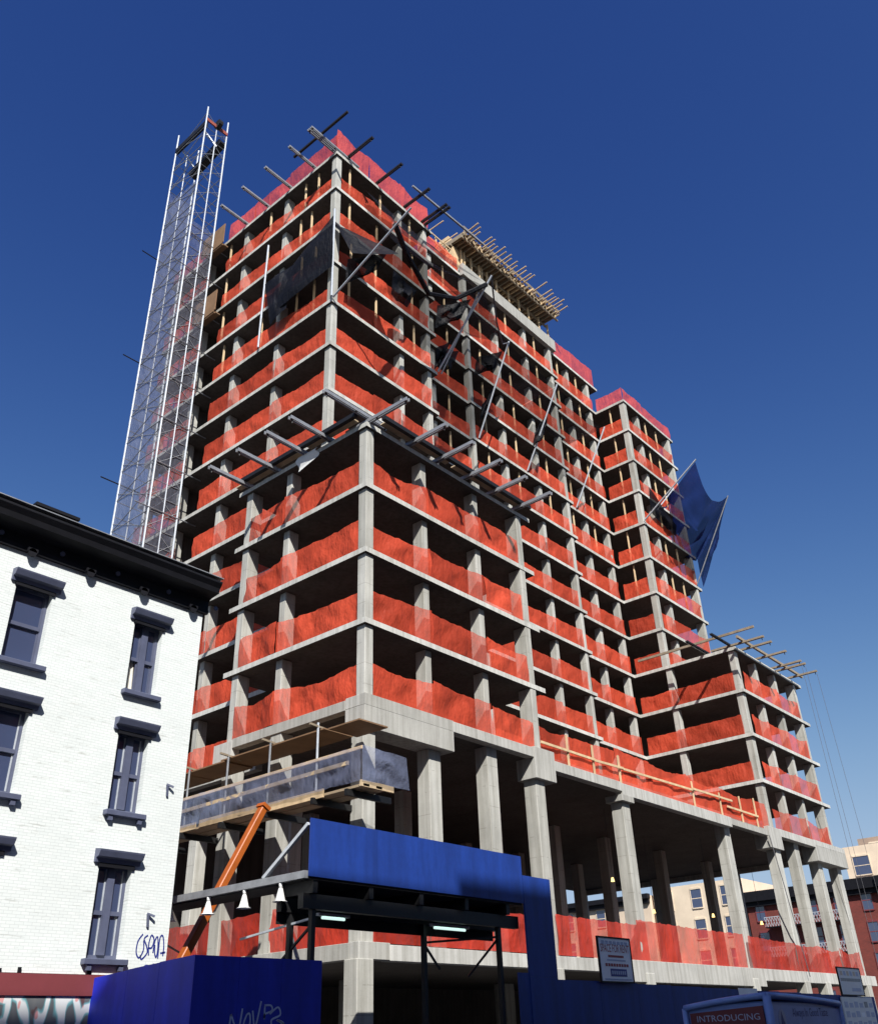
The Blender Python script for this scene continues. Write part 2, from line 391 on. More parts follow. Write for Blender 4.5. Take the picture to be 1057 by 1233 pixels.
# columns
def col(x, y, z0, z1, a=.40, b=.45):
    return shared_box('column', 'column', (a, b, z1-z0), 'concrete_column', (x, y, z0), B)
def storey_cols(pts, ks, a=.40, b=.45):
    for k in ks:
        for x, y in pts: col(x, y, slab_z(k) if k else .08, slab_z(k+1)-SLAB_T, a, b)
IN = .32
A_R = [(3.5, IN+.05), (7.15, IN+.05)]; A_L = [(IN+.04, 4.85), ]
storey_cols([(.34, .34)], range(0, 4), .44, .44)
storey_cols([(10.72, .38)], range(0, 4), .40, .7)
storey_cols([(3.84, .53), (7.54, .53)], range(0, 4), .36, .54); storey_cols([(.55, 5.2)], range(0, 4), .54, .38)
storey_cols([(.44, 7.85)], range(0, 4), .62, .42)
T_L = [(2.33+IN, 9.65), (2.33+IN, 13.6), (2.33+IN, 17.7), (2.33+IN, 21.6)]
storey_cols([(2.66, 5.42)], range(4, 12), .42, .42)
storey_cols([(8.15, 5.62), (10.45, 5.5)], range(4, 12), .34, .54); T_L = [(2.9, 10.0), (2.9, 14.0), (2.9, 18.1), (2.9, 21.7)]; storey_cols(T_L[:1], range(4, 12), .54, .38); storey_cols(T_L[1:], range(0, 12), .54, .38)
storey_cols([(14.4, 7.95+.52)], range(0, 13), .34, .54)
BX = [17.85, 21.35, 25.25, 28.87]
storey_cols([(17.9, 8.05), (29.0, 8.05)], range(1, 13), .34, .5); storey_cols([(21.7, 8.2), (25.65, 8.2)], range(1, 13), .34, .5); storey_cols([(32.4, 8.6), (35.35, 8.45)], range(1, 13), .34, .5)
storey_cols([(x, 8.05) for x in BX+[31.95, 35.3]], [0])
storey_cols([(36.28, 5.63)], range(4, 12), .46, .46)
storey_cols([(38.7, 5.82)], range(4, 12), .34, .54); storey_cols([(43.9, 5.3+.4)], range(4, 12), .36, .66)
storey_cols([(36.3, .62)], range(0, 4), .5, .46); storey_cols([(39.6, .2+.5), (42.95, .2+.5)], range(0, 4), .36, .5); storey_cols([(46.2, .2+.42)], range(0, 4), .36, .68)
storey_cols([(36.25, 5.4)], range(0, 4), .46, .46)
POD = [(4.15, .66, -1.07, .68), (7.75, .66, -.26, .68), (10.78, .46, -1.15, .68), (17.9, .46, -1.05, .7), (29.45, .68, -.26, .7), (35.75, .44, -1.26, .72), (39.5, .66, -.26, .72), (43.1, .66, -.26, .72), (46.6, .66, -.26, .72)]
for x, y, zt, w_ in POD: col(x, y, -7.98, zt, w_, .62)
col(.4, .44, -7.98, -1.07, .62, .6)
for y in (4.85, 7.75): col(.36, y, -7.98, -.28 if y < 7 else -1.0, .62, .62)
for x in (3.77, 10.6, 17.67, 23.2, 28.6, 35.5, 42.25, 46.7):
    for y in (8.0, 14.5, 21.4): col(x, y, -8.0, -.26, .6, .6)
for x in (.05, 10.6, 17.67, 28.6, 35.5, 38.7, 42.25, 45.75): col(x, .2, -G+.14, -8.42, .72, .6)
for x in (.3, 7.3, 17.67, 28.6, 42.25):
    for y in (8, 15): col(x, y, -G+.14, -8.38, .7, .7)
# concrete walls deep inside the frame
mk('core_wall', MB().box(6.0, 43.0, 13.0, 13.3, .06, 35.9), 'concrete_shaded', B)
mk('core_wall', MB().box(8.0, 8.3, 7.9, 12.99, .06, 35.9), 'concrete_shaded', B)
mk('core_wall', MB().box(3.2, 33.5, 18.2, 18.5, -8.0, 35.9), 'concrete_shaded', B)
mk('core_wall', MB().box(1.5, 46.5, 12.2, 12.5, -G+.14, -8.38), 'concrete_shaded', B)
mk('core_wall', MB().box(18.6, 29.2, 12.6, 12.9, 39.9, 42.0), 'concrete_shaded', B)

# debris netting, one length per bay
NETN = [0]
def net(p0, p1, z, h, out, mat='red_net', sag=.16, amp=.065, name='debris_net', hj=.08):
    NETN[0] += 1; r = random.Random(NETN[0]*13+5)
    p0 = Vector((*p0, 0)); p1 = Vector((*p1, 0)); d = p1-p0; L = d.length; n = Vector((*out, 0))
    nu = max(10, int(L/.2)); nv = 7
    ph = [r.uniform(0, 6.28) for _ in range(6)]; s = sag*r.uniform(.1, 1.3); hh = h*(1+r.uniform(-hj, hj)); sk = r.uniform(-.09, .09)
    k1 = r.uniform(2, 4.5); k2 = r.uniform(5, 9); dg = r.uniform(-2.5, 2.5); c0 = r.uniform(.3, .7)
    def fn(u, v):
        top = hh*(1 - s*math.sin(math.pi*u)**1.2*(.7+.3*math.sin(4*u+ph[0])) + sk*(u-.5) + .012*math.sin(u*L*7+ph[1]) + .01*math.sin(u*L*17+ph[5]))
        y = v*top
        a = amp*(.35+.65*math.sin(math.pi*min(1, v*1.1)))
        w_ = math.sin(k1*u*L*.8+dg*v*1.5+ph[2])*.7 + math.sin(k2*u*L*.6-dg*v+ph[3])*.4
        rad = math.atan2(1.02-v, abs(u-c0)*L+.25)                      # folds fanning from a tie point
        w_ += .6*math.sin(rad*9+ph[4])*math.exp(-abs(u-c0)*L*.6)
        w_ += .35*math.sin(u*L*11+ph[5]+2*v)*v + .25*math.sin(u*L*19-3*v+ph[1])*v
        p = p0 + d*u + n*(a*w_)
        return (p.x, p.y, z+.02+y)
    o = mk(name, MB().grid(fn, nu, nv), mat, B, smooth=True)
    return o
def run(pts, z, h, out, **kw):
    for a, b in zip(pts, pts[1:]): net(a, b, z, h, out, **kw)
LFT, RGT = (-1, 0), (0, -1)
e = .045
for k in range(0, 4):
    z = slab_z(k) if k else .12
    hA = 1.32
    run([(.57, .2), (3.85, e), (7.55, e), (10.62, .1)], z, hA, RGT, sag=.2, amp=.085)
    run([(.2, .57), (e, 5.2), (.12, 7.7)], z, hA, LFT, sag=.16, amp=.09)
    run([(2.33+e, 8.6), (2.33+e, 13.6), (2.33+e, 17.7), (2.33+e, 21.6)], z, 1.25, LFT, sag=.1, amp=.07)
    if k >= 1:
        run([(11.8, 7.95+e), (14.1, 7.95+e), (17.7, 7.95+e)], z, 1.25, RGT)
        run([(x, 7.7+e) for x in (18.05, 21.35, 25.25, 28.7)], z, 1.28, RGT, sag=.14)
        run([(x, 8.08+e) for x in (29.65, 31.95, 35.6)], z, 1.28, RGT, sag=.16)
    run([(35.9+e, 7.9), (35.9+e, 5.4), (35.9+e, .75)], z, 1.25, LFT, sag=.12, amp=.06)
    run([(36.5, .2+e), (38.95, .2+e), (42.2, .2+e), (46.0, .2+e)], z, 1.3, RGT, sag=.22)
for k in range(4, 12):
    z = slab_z(k); h = 1.3 if k < 8 else 1.12
    run([(2.88, 5.26), (5.6, 5.09+e), (7.82, 5.09+e), (10.4, 5.09+e)], z, h, RGT, sag=.07)
    run([(2.5, 5.64), (2.33+e, 9.65), (2.33+e, 13.6), (2.33+e, 15.6)], z, h, LFT, sag=.08)
    run([(2.33+e, 17.3), (2.33+e, 19.6), (2.33+e, 22)], z, h, LFT, sag=.08)
    run([(35.95+e, 7.95), (35.95+e, 5.85)], z, 1.25, LFT, sag=.07)
    run([(36.45, 5.3+e), (38.15, 5.3+e), (41, 5.3+e), (43.9, 5.3+e)], z, h, RGT, sag=.08)
for k in range(4, 13):
    z = slab_z(k); h = 1.28 if k < 8 else 1.15
    run([(11.1, 7.95+e), (14.1, 7.95+e), (17.65, 7.95+e)], z, h, RGT, sag=.08)
    run([(x, 7.7+e) for x in (18.05, 21.35, 25.25, 28.7)], z, h, RGT, sag=.08)
    run([(x, 8.08+e) for x in (29.65, 31.95, 35.6)], z, h, RGT, sag=.1)
# fences of netting round the roofs
for k, pts, out, h in ((12, [(2.45, 5.2), (2.33+.12, 9.6), (2.33+.12, 13), (2.33+.12, 15.7)], LFT, 1.65), (12, [(2.33+.12, 17.3), (2.33+.12, 22)], LFT, 1.5),
                       (12, [(2.45, 5.2), (5.2, 5.2), (8, 5.2), (10.7, 5.2)], RGT, 2.0), (13, [(13.8, 8.05), (15.6, 8.05), (17.5, 8.05)], RGT, 1.5),
                       (13, [(29.8, 8.2), (33, 8.2), (36.6, 8.2)], RGT, 2.0), (12, [(36.1, 8.0), (36.1, 5.42)], LFT, 1.3), (12, [(36.1, 5.42), (39.5, 5.42), (44.4, 5.42)], RGT, 1.35)):
    run(pts, slab_z(k), h, out, sag=.1, amp=.08)
# podium terrace fence with timber rails
run([(10.95, .2), (13.4, .2), (17.5, .2), (21, .2), (25.2, .2), (29, .2), (33.2, .2), (35.3, .2)], -.14, 1.55, RGT, sag=.12, amp=.05)
for a, b in (((11.0, .06, .55), (15.4, .06, .55)), ((15.3, .02, .5), (17.9, .02, .58)), ((17.7, .06, .56), (25.5, .06, .7)), ((25.2, .02, .75), (30.1, .02, .82)), ((29.4, .06, .42), (33.6, .06, .42))):
    mk('timber_rail', MB().bar(a, b, .05, .11), 'timber', B)
for x, h in ((13.2, 1.3), (15.35, 1.25), (17.7, 1.2), (25.4, 1.2), (28.7, 1.1), (31.4, 1.3), (33.5, 1.5)):
    mk('timber_post', MB().box(x-.05, x+.05, .1, .16, -.2, h), 'timber', B)
# lower floor fence, shinier sheeting
run([(.6, .12), (3.4, .12), (7.0, .12), (10.25, .12)], -7.95, 1.35, RGT, mat='red_sheet', sag=.06)
run([(10.95, .1), (17.3, .1), (28.3, .1)], -7.95, 1.55, RGT, mat='red_sheet', sag=.07, amp=.07)
run([(28.95, .1), (35.2, .1), (38.7, .1), (42.25, .1), (45.9, .1)], -7.95, 1.45, RGT, mat='red_sheet', sag=.15, amp=.06)
run([(.12, .7), (.12, 4.6), (.12, 7.5), (.12, 12)], -7.95, 1.4, LFT, mat='red_sheet', sag=.05)

# timber props left standing between the slabs
def prop(x, y, k, s=.11):
    sl_ = slab_z(k)
    shared_box('timber_prop', 'prop', (s, s, 3-SLAB_T), 'timber', (x, y, sl_), B)
for k in range(8, 12):
    for x in (3.95, 6.2, 9.2): prop(x+rnd.uniform(-.25, .25), 5.09+.3, k)
    for y in (7.2, 8.4, 11.6, 15.4): prop(2.33+.32, y+rnd.uniform(-.3, .3), k)
for k in range(7, 13):
    if k < 12: prop(12.4+rnd.uniform(-.2, .2), 8.3, k)
    for x in (15.9, 19.6, 23.15, 26.85): prop(x+rnd.uniform(-.2, .2), (8.3 if x < 17 else 8.02), k)
    for x in (30.7, 33.7): prop(x+rnd.uniform(-.2, .2), 8.4, k)
for k in range(6, 12):
    prop(35.95+.3, 6.9+rnd.uniform(-.15, .15), k)
    for x in (36.75, 39.85, 41.75): prop(x+rnd.uniform(-.15, .15), 5.62, k)

# ------------------------------------------------------------------ formwork on the highest roof
FZ = 42.0
fwk = empty('formwork_platform', (23.5, 10, 39.95), 'timber formwork deck on props atop the highest roof', 'formwork')
mk('deck', MB().box(17.2, 29.7, 6.95, 14, FZ+.42, FZ+.47), 'plywood', fwk)
mk('side_board', MB().box(17.12, 17.19, 6.9, 14, FZ+.1, FZ+.5), 'timber_grey', fwk)
for y in (7.15, 8.3, 10.2, 12.2):
    mk('stringer', MB().box(17.0, 29.8, y-.05, y+.05, FZ-.1, FZ+.1), 'timber_grey', fwk)
x = 17.3
while x < 29.7:
    y0 = 6.75+rnd.uniform(-.25, .15)
    mk('joist', MB().box(x-.045, x+.045, y0, 14, FZ+.102, FZ+.3), 'timber_grey' if rnd.random() < .75 else 'timber', fwk)
    if rnd.random() < .8:
        yb = 5.75+rnd.uniform(-.2, .5)
        mk('board', MB().bar((x+.15, yb, FZ+.62+rnd.uniform(0, .15)), (x+.15+rnd.uniform(-.05, .05), 8.4, FZ+.52), .1, .06), 'timber', fwk)
    x += rnd.uniform(.36, .52)
for x in [18.0, 18.35, 19.2, 20.2, 20.5, 21.2, 22.4, 24.0, 25.4, 26.7, 28.2, 29.5]:
    mk('prop', MB().box(x-.06, x+.06, 7.98, 8.1, 39.92, FZ-.1), 'timber', fwk)
for i in range(44):
    x = 17.4+rnd.random()*12; mk('cleat', MB().bar((x, 7.0, FZ-.05+rnd.uniform(-.2, .2)), (x+rnd.uniform(-.5, .5), 7.02, FZ+.35+rnd.uniform(-.1, .2)), .05, .09), 'timber', fwk)
mk('wall_form', MB().box(17.25, 18.3, 8.2, 8.9, 39.95, FZ-.12), 'timber', fwk)
mk('wall_form', MB().box(17.25, 18.4, 8.6, 9.6, FZ+.48, FZ+1.3), 'timber', fwk)
for z, y in ((FZ+1.0, 6.95), (FZ+.75, 6.9)):
    mk('guard_rail', MB().bar((17.1, y, z), (29.9, y, z), .05, .1), 'timber_grey', fwk)
for x in (17.3, 20.3, 23.4, 26.5, 29.5):
    mk('guard_post', MB().box(x-.05, x+.05, 6.99, 7.08, FZ+.3, FZ+1.1), 'timber', fwk)
# open guard rails of timber beside it
gr = empty('timber_guard_rail', (15.5, 7.6, 39.15), 'open timber guard rail frame left of the roof formwork', 'guard rail')
for x in (14.2, 15.4, 16.6): mk('post', MB().box(x-.05, x+.05, 8.3, 8.4, 39.12, 41.6), 'timber', gr)
for z in (40.7, 41.4): mk('rail', MB().bar((13.6, 8.25, z), (17.1, 8.25, z), .05, .1), 'timber', gr)
for x in (14.6, 16.2): mk('cross_rail', MB().bar((x, 6.9, 41.5), (x, 9.0, 41.5), .06, .08), 'timber', gr)

# ------------------------------------------------------------------ outriggers, ledgers and planks on the roofs
ORD = ('first', 'second', 'third', 'fourth', 'fifth', 'sixth', 'seventh')
def outrigger(a, b, label, group, mat='steel_grey', gap=.14, h=.16):
    a = Vector(a); b = Vector(b); d = (b-a).normalized(); s = d.cross(Vector((0, 0, 1)))*gap/2
    r = empty('outrigger', tuple(a), label, 'outrigger', group)
    for sg in (-1, 1): mk('channel', MB().bar(a+s*sg, b+s*sg, .055, h), mat, r)
    for t in (.03, .5, .97):
        p = a.lerp(b, t); mk('spacer', MB().bar(p-s*.8, p+s*.8, .07, h*.7), 'steel_dark', r)
    mk('end_pin', MB().tube([b-d*.15+Vector((0, 0, -.24)), b-d*.15+Vector((0, 0, .05))], .03, 6), 'steel_dark', r)
    return r
gA = 'outriggers jutting over the street edge of the lower roof'
for i, x in enumerate((.2, 2.66, 4.5, 6.52, 8.46, 10.5)):
    outrigger((x, 1.4, 12.24), (x, -2.2, 12.24), 'steel outrigger on the avenue side of the lower roof, %s from its corner column' % ORD[i], gA)
gB = 'outriggers jutting over the driveway edge of the lower roof'
for i, y in enumerate((7.78, 5.78, 3.83, 2.26, -.05)):
    outrigger((1.4, max(y, .12), 12.24) if y > 0 else (1.4, .15, 12.5), (-2.32, y, 12.24) if y > 0 else (-2.33, .15, 12.5), 'steel outrigger on the driveway side of the lower roof, %s from its corner column' % ORD[4-i], gB)
for i, (a, b) in enumerate((((-.35, .3, 12.42), (-.35, 7.9, 12.42)), ((.6, -.4, 12.42), (11.2, -.4, 12.42)))):
    mk('ledger', MB().bar(a, b, .2, .2), 'steel_dark', None, ('dark steel ledger laid across the driveway side outriggers of the lower roof', 'dark steel ledger laid across the avenue side outriggers of the lower roof')[i], 'beam')
for i, (a, b) in enumerate((((-.05, .6, 12.44), (-.05, 3.6, 12.44)), ((-.02, 4.2, 12.44), (-.02, 8.6, 12.44)), ((.9, -.08, 12.44), (5.2, -.08, 12.44)), ((5.6, -.1, 12.44), (10.9, -.06, 12.44)))):
    mk('scaffold_plank', MB().bar(a, b, .3, .06), 'plank', None, ('short scaffold plank beside the lower roof corner on the driveway side', 'long scaffold plank at the far end of the driveway side outriggers', 'short scaffold plank beside the lower roof corner on the avenue side', 'long scaffold plank at the far end of the avenue side outriggers')[i], 'plank', 'planks on the lower roof outriggers')
mk('plastic_scrap', MB().grid(lambda u, v: (-.06-.05*math.sin(5*v), 3.0+1.3*u+.1*math.sin(6*v), 12.2-.75*v*(.6+.4*u)), 6, 5), 'white_paint', None, 'torn white plastic scrap hanging over the lower roof edge', 'plastic sheet')
gC = 'outriggers along the driveway side of the high tower roof'
for i, y in enumerate((5.13, 5.37, 7.1, 9.34, 11.54, 13.69)):
    outrigger((4.2, y, 36.3), (.25, y, 36.3), 'grey outrigger through the high roof netting facing the driveway, %s from the tower corner' % ORD[i], gC, 'steel_grey', .12, .13)
gD = 'outriggers along the avenue side of the high tower roof'
for i, x in enumerate((3.26, 5.83, 8.4, 10.1, 10.4)):
    outrigger((x, 7.0, 36.36), (x, 2.95, 36.36), 'dark outrigger through the high roof netting facing the avenue, %s from the tower corner' % ORD[i], gD, 'steel_dark', .12, .13)
mk('ledger', MB().bar((1.1, 2.9, 36.5), (1.08, 7.6, 36.5), .13, .13), 'steel_dark', None, 'dark steel ledger tying the outrigger tips at the tower roof corner', 'beam')
mk('ledger', MB().bar((7.6, 3.7, 36.5), (14.6, 3.45, 36.5), .11, .13), 'steel_grey', None, 'thin grey ledger tying outrigger tips beside the roof formwork', 'beam')
gE = 'outriggers jutting from the low wing roof over the avenue'
for i, x in enumerate((36.1, 37.4, 39.9, 42.6, 43.4, 45.6)):
    outrigger((x, 2.0, 12.3), (x, -1.85, 12.3), 'brown outrigger on the low wing roof facing the avenue, %s from its corner column' % ORD[i], gE, 'timber_grey', .12, .13)
gF = 'outriggers on the inner edge of the low wing roof'
for i, y in enumerate((.6, 2.4)): outrigger((37.5, y, 12.35), (33.2, y, 12.35), 'dark outrigger on the inner edge of the low wing roof, %s from its corner column' % ORD[i], gF, 'steel_dark', .12, .12)
mk('ledger', MB().bar((35.2, -.35, 12.46), (46.6, -.35, 12.46), .14, .18), 'timber_grey', None, 'long timber ledger across the low wing roof outriggers', 'beam')
mk('ledger', MB().bar((34.5, -1.9, 12.52), (34.75, 7.0, 12.6), .11, .16), 'timber_grey', None, 'timber ledger along the inner edge of the low wing roof', 'beam')

# ------------------------------------------------------------------ catch nets on struts
def cn_patch(P00, P10, P01, P11, sag, amp, seed, nu=16, nv=8, outv=(0, 0, -1), edge=.25):
    r = random.Random(seed); ph = [r.uniform(0, 6.28) for _ in range(6)]
    P00, P10, P01, P11 = map(Vector, (P00, P10, P01, P11)); o = Vector(outv)
    def fn(u, v):
        p = (P00*(1-u)+P10*u)*(1-v) + (P01*(1-u)+P11*u)*v
        p = p + o*(sag*math.sin(math.pi*u)*(edge+(1-edge)*math.sin(math.pi*v)))
        k = amp*math.sin(math.pi*min(.98, max(.02, u)))*math.sin(math.pi*(.05+.9*v))
        return p + Vector((math.sin(7*v+5*u+ph[0]), math.sin(6*u+9*v+ph[1]), math.sin(11*u-4*v+ph[2])+.5*math.sin(23*u+7*v+ph[3])))*k + o*(.35*k*math.sin(31*u+19*v+ph[4])*math.sin(13*v-9*u+ph[5]))
    return MB().grid(fn, nu, nv)
def strut(parent, a, b, r=.06, mat='alum'):
    return mk('strut', MB().tube([a, b], r, 8), mat, parent)
c1 = empty('catch_net', (2.2, 5.0, 24.1), 'black safety net bunched round the tower corner between two upright poles', 'safety net', 'black safety nets on the tower')
strut(c1, (2.2, 4.97, 24.1), (2.15, 4.9, 30.7)); strut(c1, (2.2, 11.1, 24.1), (2.1, 10.8, 32.0))
mk('net', cn_patch((2.14, 4.92, 30.3), (1.95, 9.0, 27.9), (2.1, 4.9, 26.2), (1.8, 9.2, 25.4), .35, .12, 3, outv=(-.6, 0, -.6)), 'black_net', c1, smooth=True)
mk('net_fold', cn_patch((2.1, 8.2, 28.6), (2.0, 10.7, 28.6), (1.9, 8.4, 25.2), (1.95, 9.8, 24.8), .3, .15, 4, outv=(-.8, 0, -.3)), 'black_net', c1, smooth=True)
c2 = empty('catch_net', (2.4, 5.0, 24.1), 'black safety net sagging from long slanted poles on the avenue face of the tower', 'safety net', 'black safety nets on the tower')
strut(c2, (2.36, 5.04, 24.15), (2.36, -.74, 26.62)); strut(c2, (11.0, 5.04, 24.15), (11.03, .56, 29.05)); strut(c2, (11.3, 5.04, 24.15), (10.9, 1.5, 28.2), .05)
mk('net', cn_patch((2.2, 5.0, 29.9), (3.2, 4.9, 29.9), (2.3, 3.6, 26.4), (4.6, 2.2, 27.1), .3, .14, 5), 'black_net', c2, smooth=True)
mk('net_roll', MB().tube([(2.36, .4, 26.2), (4.5, 1.6, 26.7), (7.5, 2.6, 26.4), (9.6, 2.3, 27.3), (11.03, 1.0, 28.6)], .15, 7), 'black_net', c2)
mk('net_sheet', cn_patch((5.0, 5.0, 33.0), (11.0, 5.0, 33.0), (5.5, 3.4, 29.6), (10.95, 1.4, 28.6), .6, .1, 15), 'black_net_open', c2, smooth=True)
for k_, (p, q_) in enumerate((((2.6, 4.2, 26.6), (4.4, 2.9, 27.6)), ((5.2, 3.2, 27.0), (7.6, 3.6, 27.4)), ((9.2, 3.4, 27.2), (11.0, 2.2, 28.2)), ((10.4, 4.6, 25.4), (11.6, 4.3, 26.6)))):
    mk('net_fold', cn_patch(p, q_, (p[0]+.3, p[1]+.5, p[2]-1.3), (q_[0]-.2, q_[1]+.6, q_[2]-1.1), .35, .22, 60+k_, 16, 12), 'black_net', c2, smooth=True)
mk('net_curtain', cn_patch((4.4, 4.75, 34.2), (10.9, 4.75, 34.2), (5.2, 2.4, 29.2), (11.0, 1.2, 28.9), .3, .12, 16, 20, 14), 'black_net_open', c2, smooth=True)
c3 = empty('catch_net', (24, 7.6, 24.1), 'dark see-through safety net slung between slanted poles before the middle bays', 'safety net', 'black safety nets on the tower')
T3 = [((18.2, 7.66, 24.2), (18.3, 4.6, 30.9)), ((23.7, 7.66, 24.15), (23.76, 4.44, 30.2)), ((30.5, 8.0, 24.15), (30.85, 4.83, 30.3))]
for a, b in T3: strut(c3, a, b)
mk('net', cn_patch((18.4, 7.6, 29.9), (23.7, 7.6, 29.9), (18.3, 4.7, 30.8), (23.76, 4.5, 30.1), .9, .12, 6), 'black_net_open', c3, smooth=True)
mk('net', cn_patch((23.8, 7.6, 29.9), (30.4, 8.0, 29.9), (23.8, 4.5, 30.1), (30.8, 4.9, 30.2), 1.5, .14, 7), 'black_net_open', c3, smooth=True)
mk('edge_rope', MB().tube([(11.03, .6, 29.0), (13.5, 2.2, 28.0), (16, 3.6, 28.6), (18.3, 4.65, 30.8)], .05, 6), 'rope', c3)
mk('net_sheet', cn_patch((11.2, 7.9, 33.0), (17.9, 7.7, 33.0), (11.4, 1.6, 28.6), (18.2, 4.7, 30.7), 1.0, .12, 8), 'black_net_open', c3, smooth=True)
for k_, (p, q_) in enumerate((((12.2, 5.6, 27.2), (14.4, 6.0, 28.4)), ((16.6, 6.2, 29.4), (18.3, 5.2, 30.4)), ((17.8, 6.9, 26.4), (19.0, 6.6, 28.6)), ((23.2, 6.4, 26.6), (24.2, 5.6, 28.8)))):
    mk('net_fold', cn_patch(p, q_, (p[0]+.2, p[1]+.5, p[2]-1.2), (q_[0]-.2, q_[1]+.6, q_[2]-1.3), .3, .22, 70+k_, 16, 12), 'black_net', c3, smooth=True)
mk('net_curtain', cn_patch((11.1, 6.9, 35.5), (16.5, 7.3, 35.5), (11.1, 1.4, 28.9), (18.2, 4.8, 30.6), .5, .14, 17, 20, 14), 'black_net_open', c3, smooth=True)
c4 = empty('catch_net', (40, 5.2, 24.1), 'dark blue safety net flying like a sail from poles at the wing end', 'safety net')
strut(c4, (35.96, 5.26, 24.15), (35.96, .15, 27.56)); strut(c4, (43.7, 5.26, 21.2), (43.61, 1.06, 28.0), .05, 'steel_grey')
mk('net', cn_patch((36.2, .35, 27.5), (43.6, 1.1, 27.95), (41.2, 5.2, 28.6), (44.3, 5.2, 23.6), 1.9, .34, 9, 34, 24, (.1, .35, -1), .8), 'blue_net', c4, smooth=True)
mk('net_fold', cn_patch((43.65, 1.15, 27.9), (44.6, 5.2, 24.4), (43.9, 2.6, 25.2), (44.5, 5.1, 21.2), .5, .28, 10, 24, 16), 'blue_net', c4, smooth=True)
mk('net_bunch', cn_patch((36.4, 4.6, 27.2), (41, 4.9, 25.6), (37, 5.1, 25.3), (41, 5.1, 24.6), .3, .2, 11), 'black_net', c4, smooth=True)
strut(c4, (38.3, 5.15, 26.0), (41.2, 4.6, 29.2), .05)

# ------------------------------------------------------------------ hoist mast at the driveway face
H = empty('hoist_mast', (.9, 18.4, -G), 'tall galvanised lattice hoist mast clad in wire mesh beside the tower', 'hoist')
HX = (0.0, .92, 1.8); HY = (16.6, 20.2); HT = 48.7
for x in HX:
    for y in HY:
        top = HT if x != .92 else HT-1.4
        mk('leg', MB().tube([(x, y, -G), (x, y, top)], .06 if x != .92 else .04, 8), 'galvanised', H)
z = -G+1.0; i = 0
while z < HT-.4:
    for y in HY: mk('rung', MB().tube([(0, y, z), (1.8, y, z)], .026, 5, False), 'steel_grey', H)
    if i % 2 == 0:
        for x in (0, 1.8): mk('rung', MB().tube([(x, HY[0], z), (x, HY[1], z)], .028, 5, False), 'steel_grey', H)
    if z+1.5 < HT:
        s = i % 2
        mk('brace', MB().tube([(0 if s else 1.8, HY[0], z), (1.8 if s else 0, HY[0], z+1.5)], .02, 5, False), 'steel_grey', H)
        mk('brace', MB().tube([(0, HY[0] if s else HY[1], z), (0, HY[1] if s else HY[0], z+1.5)], .024, 5, False), 'steel_grey', H)
    z += 1.0; i += 1
def sheetq(a, b, z0, z1, nrm, seed):
    return cn_patch((*a, z0), (*b, z0), (*a, z1), (*b, z1), .0, .04, seed, 6, 20)
mk('mesh_panel', sheetq((.02, HY[0]+.1), (.02, HY[1]-.1), -G+2, 41.0, None, 31), 'wire_mesh', H)
mk('mesh_panel', sheetq((.1, HY[1]), (1.7, HY[1]), -G+2, 42.5, None, 32), 'wire_mesh', H)
mk('mesh_panel', sheetq((.1, HY[0]+.02), (1.7, HY[0]+.02), -G+2, 37.0, None, 33), 'wire_mesh', H)
mk('head_beam', MB().bar((.05, HY[0], 46.9), (.05, HY[1], 46.9), .25, .45), 'steel_dark', H)
mk('head_beam', MB().bar((0, HY[0]-.05, 47.3), (1.8, HY[0]-.05, 47.3), .1, .28), 'rust_red', H)
mk('head_beam', MB().bar((1.6, HY[0]+.1, 46.4), (1.3, HY[1]-.4, 45.0), .5, .6), 'steel_dark', H)
mk('sheave', MB().tube([(.8, HY[0]-.15, 47.5), (1.1, HY[0]-.15, 47.5)], .38, 12), 'steel_dark', H)
for yb in (17.0, 19.6): mk('head_brace', MB().bar((.2, yb, 46.6), (1.0, yb-.5, 45.2), .09, .09), 'galvanised', H)
for k in range(1, 13):
    z = 3*k-.25
    mk('tie_bar', MB().tube([(-.9 if k % 2 else .0, HY[0]-.05, z), (3.0, HY[0]-.05, z)], .035, 5), 'steel_grey', H)
    if k % 3 == 0: mk('tie_bar', MB().tube([(-1.2, HY[1], z), (3.2, HY[1], z)], .04, 5), 'steel_dark', H)
for k in (12, 10):
    mk('landing', MB().box(1.85, 2.36, 15.6, 17.2, 3*k-.5, 3*k-.42).box(1.9, 2.0, 15.6, 17.4, 3*k-.6, 3*k-.5), 'plywood', H)
    mk('landing_board', MB().box(1.86, 1.92, 15.5, 17.9, 3*k-.4, 3*k+1.3), 'plywood', H)

# ------------------------------------------------------------------ wrapped swing scaffold on the podium's driveway face
S = empty('wrapped_scaffold', (-1, 3.4, -3.7), 'hanging timber scaffold wrapped in clear plastic below the podium edge', 'scaffold')
for i in range(4):
    x = -1.5+i*.29
    mk('plank', MB().box(x, x+.27, -1.5+.1*(i % 2), 12.0, -3.64+.02*(i % 2), -3.56+.02*(i % 2)), 'plank', S)
mk('plank', MB().box(-1.56, -1.51, 3.5, 7.0, -3.62, -3.36), 'timber', S); mk('plank', MB().box(-1.58, -1.52, .3, 3.3, -3.7, -3.42), 'timber', S)
mk('plank', MB().box(-1.58, -1.53, 7.2, 11, -3.64, -3.4), 'plank', S)
for y in (-.9, .7, 3.2, 5.6, 8.0, 10.4):
    mk('bearer', MB().box(-1.7, .35, y-.06, y+.06, -3.86, -3.66), 'steel_dark', S)
for y in (.7, 3.2, 5.6, 8.0, 10.4):
    mk('post', MB().tube([(-1.52, y, -3.7), (-1.52, y, -1.1 - .02*y)], .04, 8), 'galvanised' if y < 1 else 'steel_grey', S)
    mk('bracket', MB().bar((-1.9, y, -1.22-.0*y), (-.9, y, -1.3), .07, .07), 'timber_grey', S)
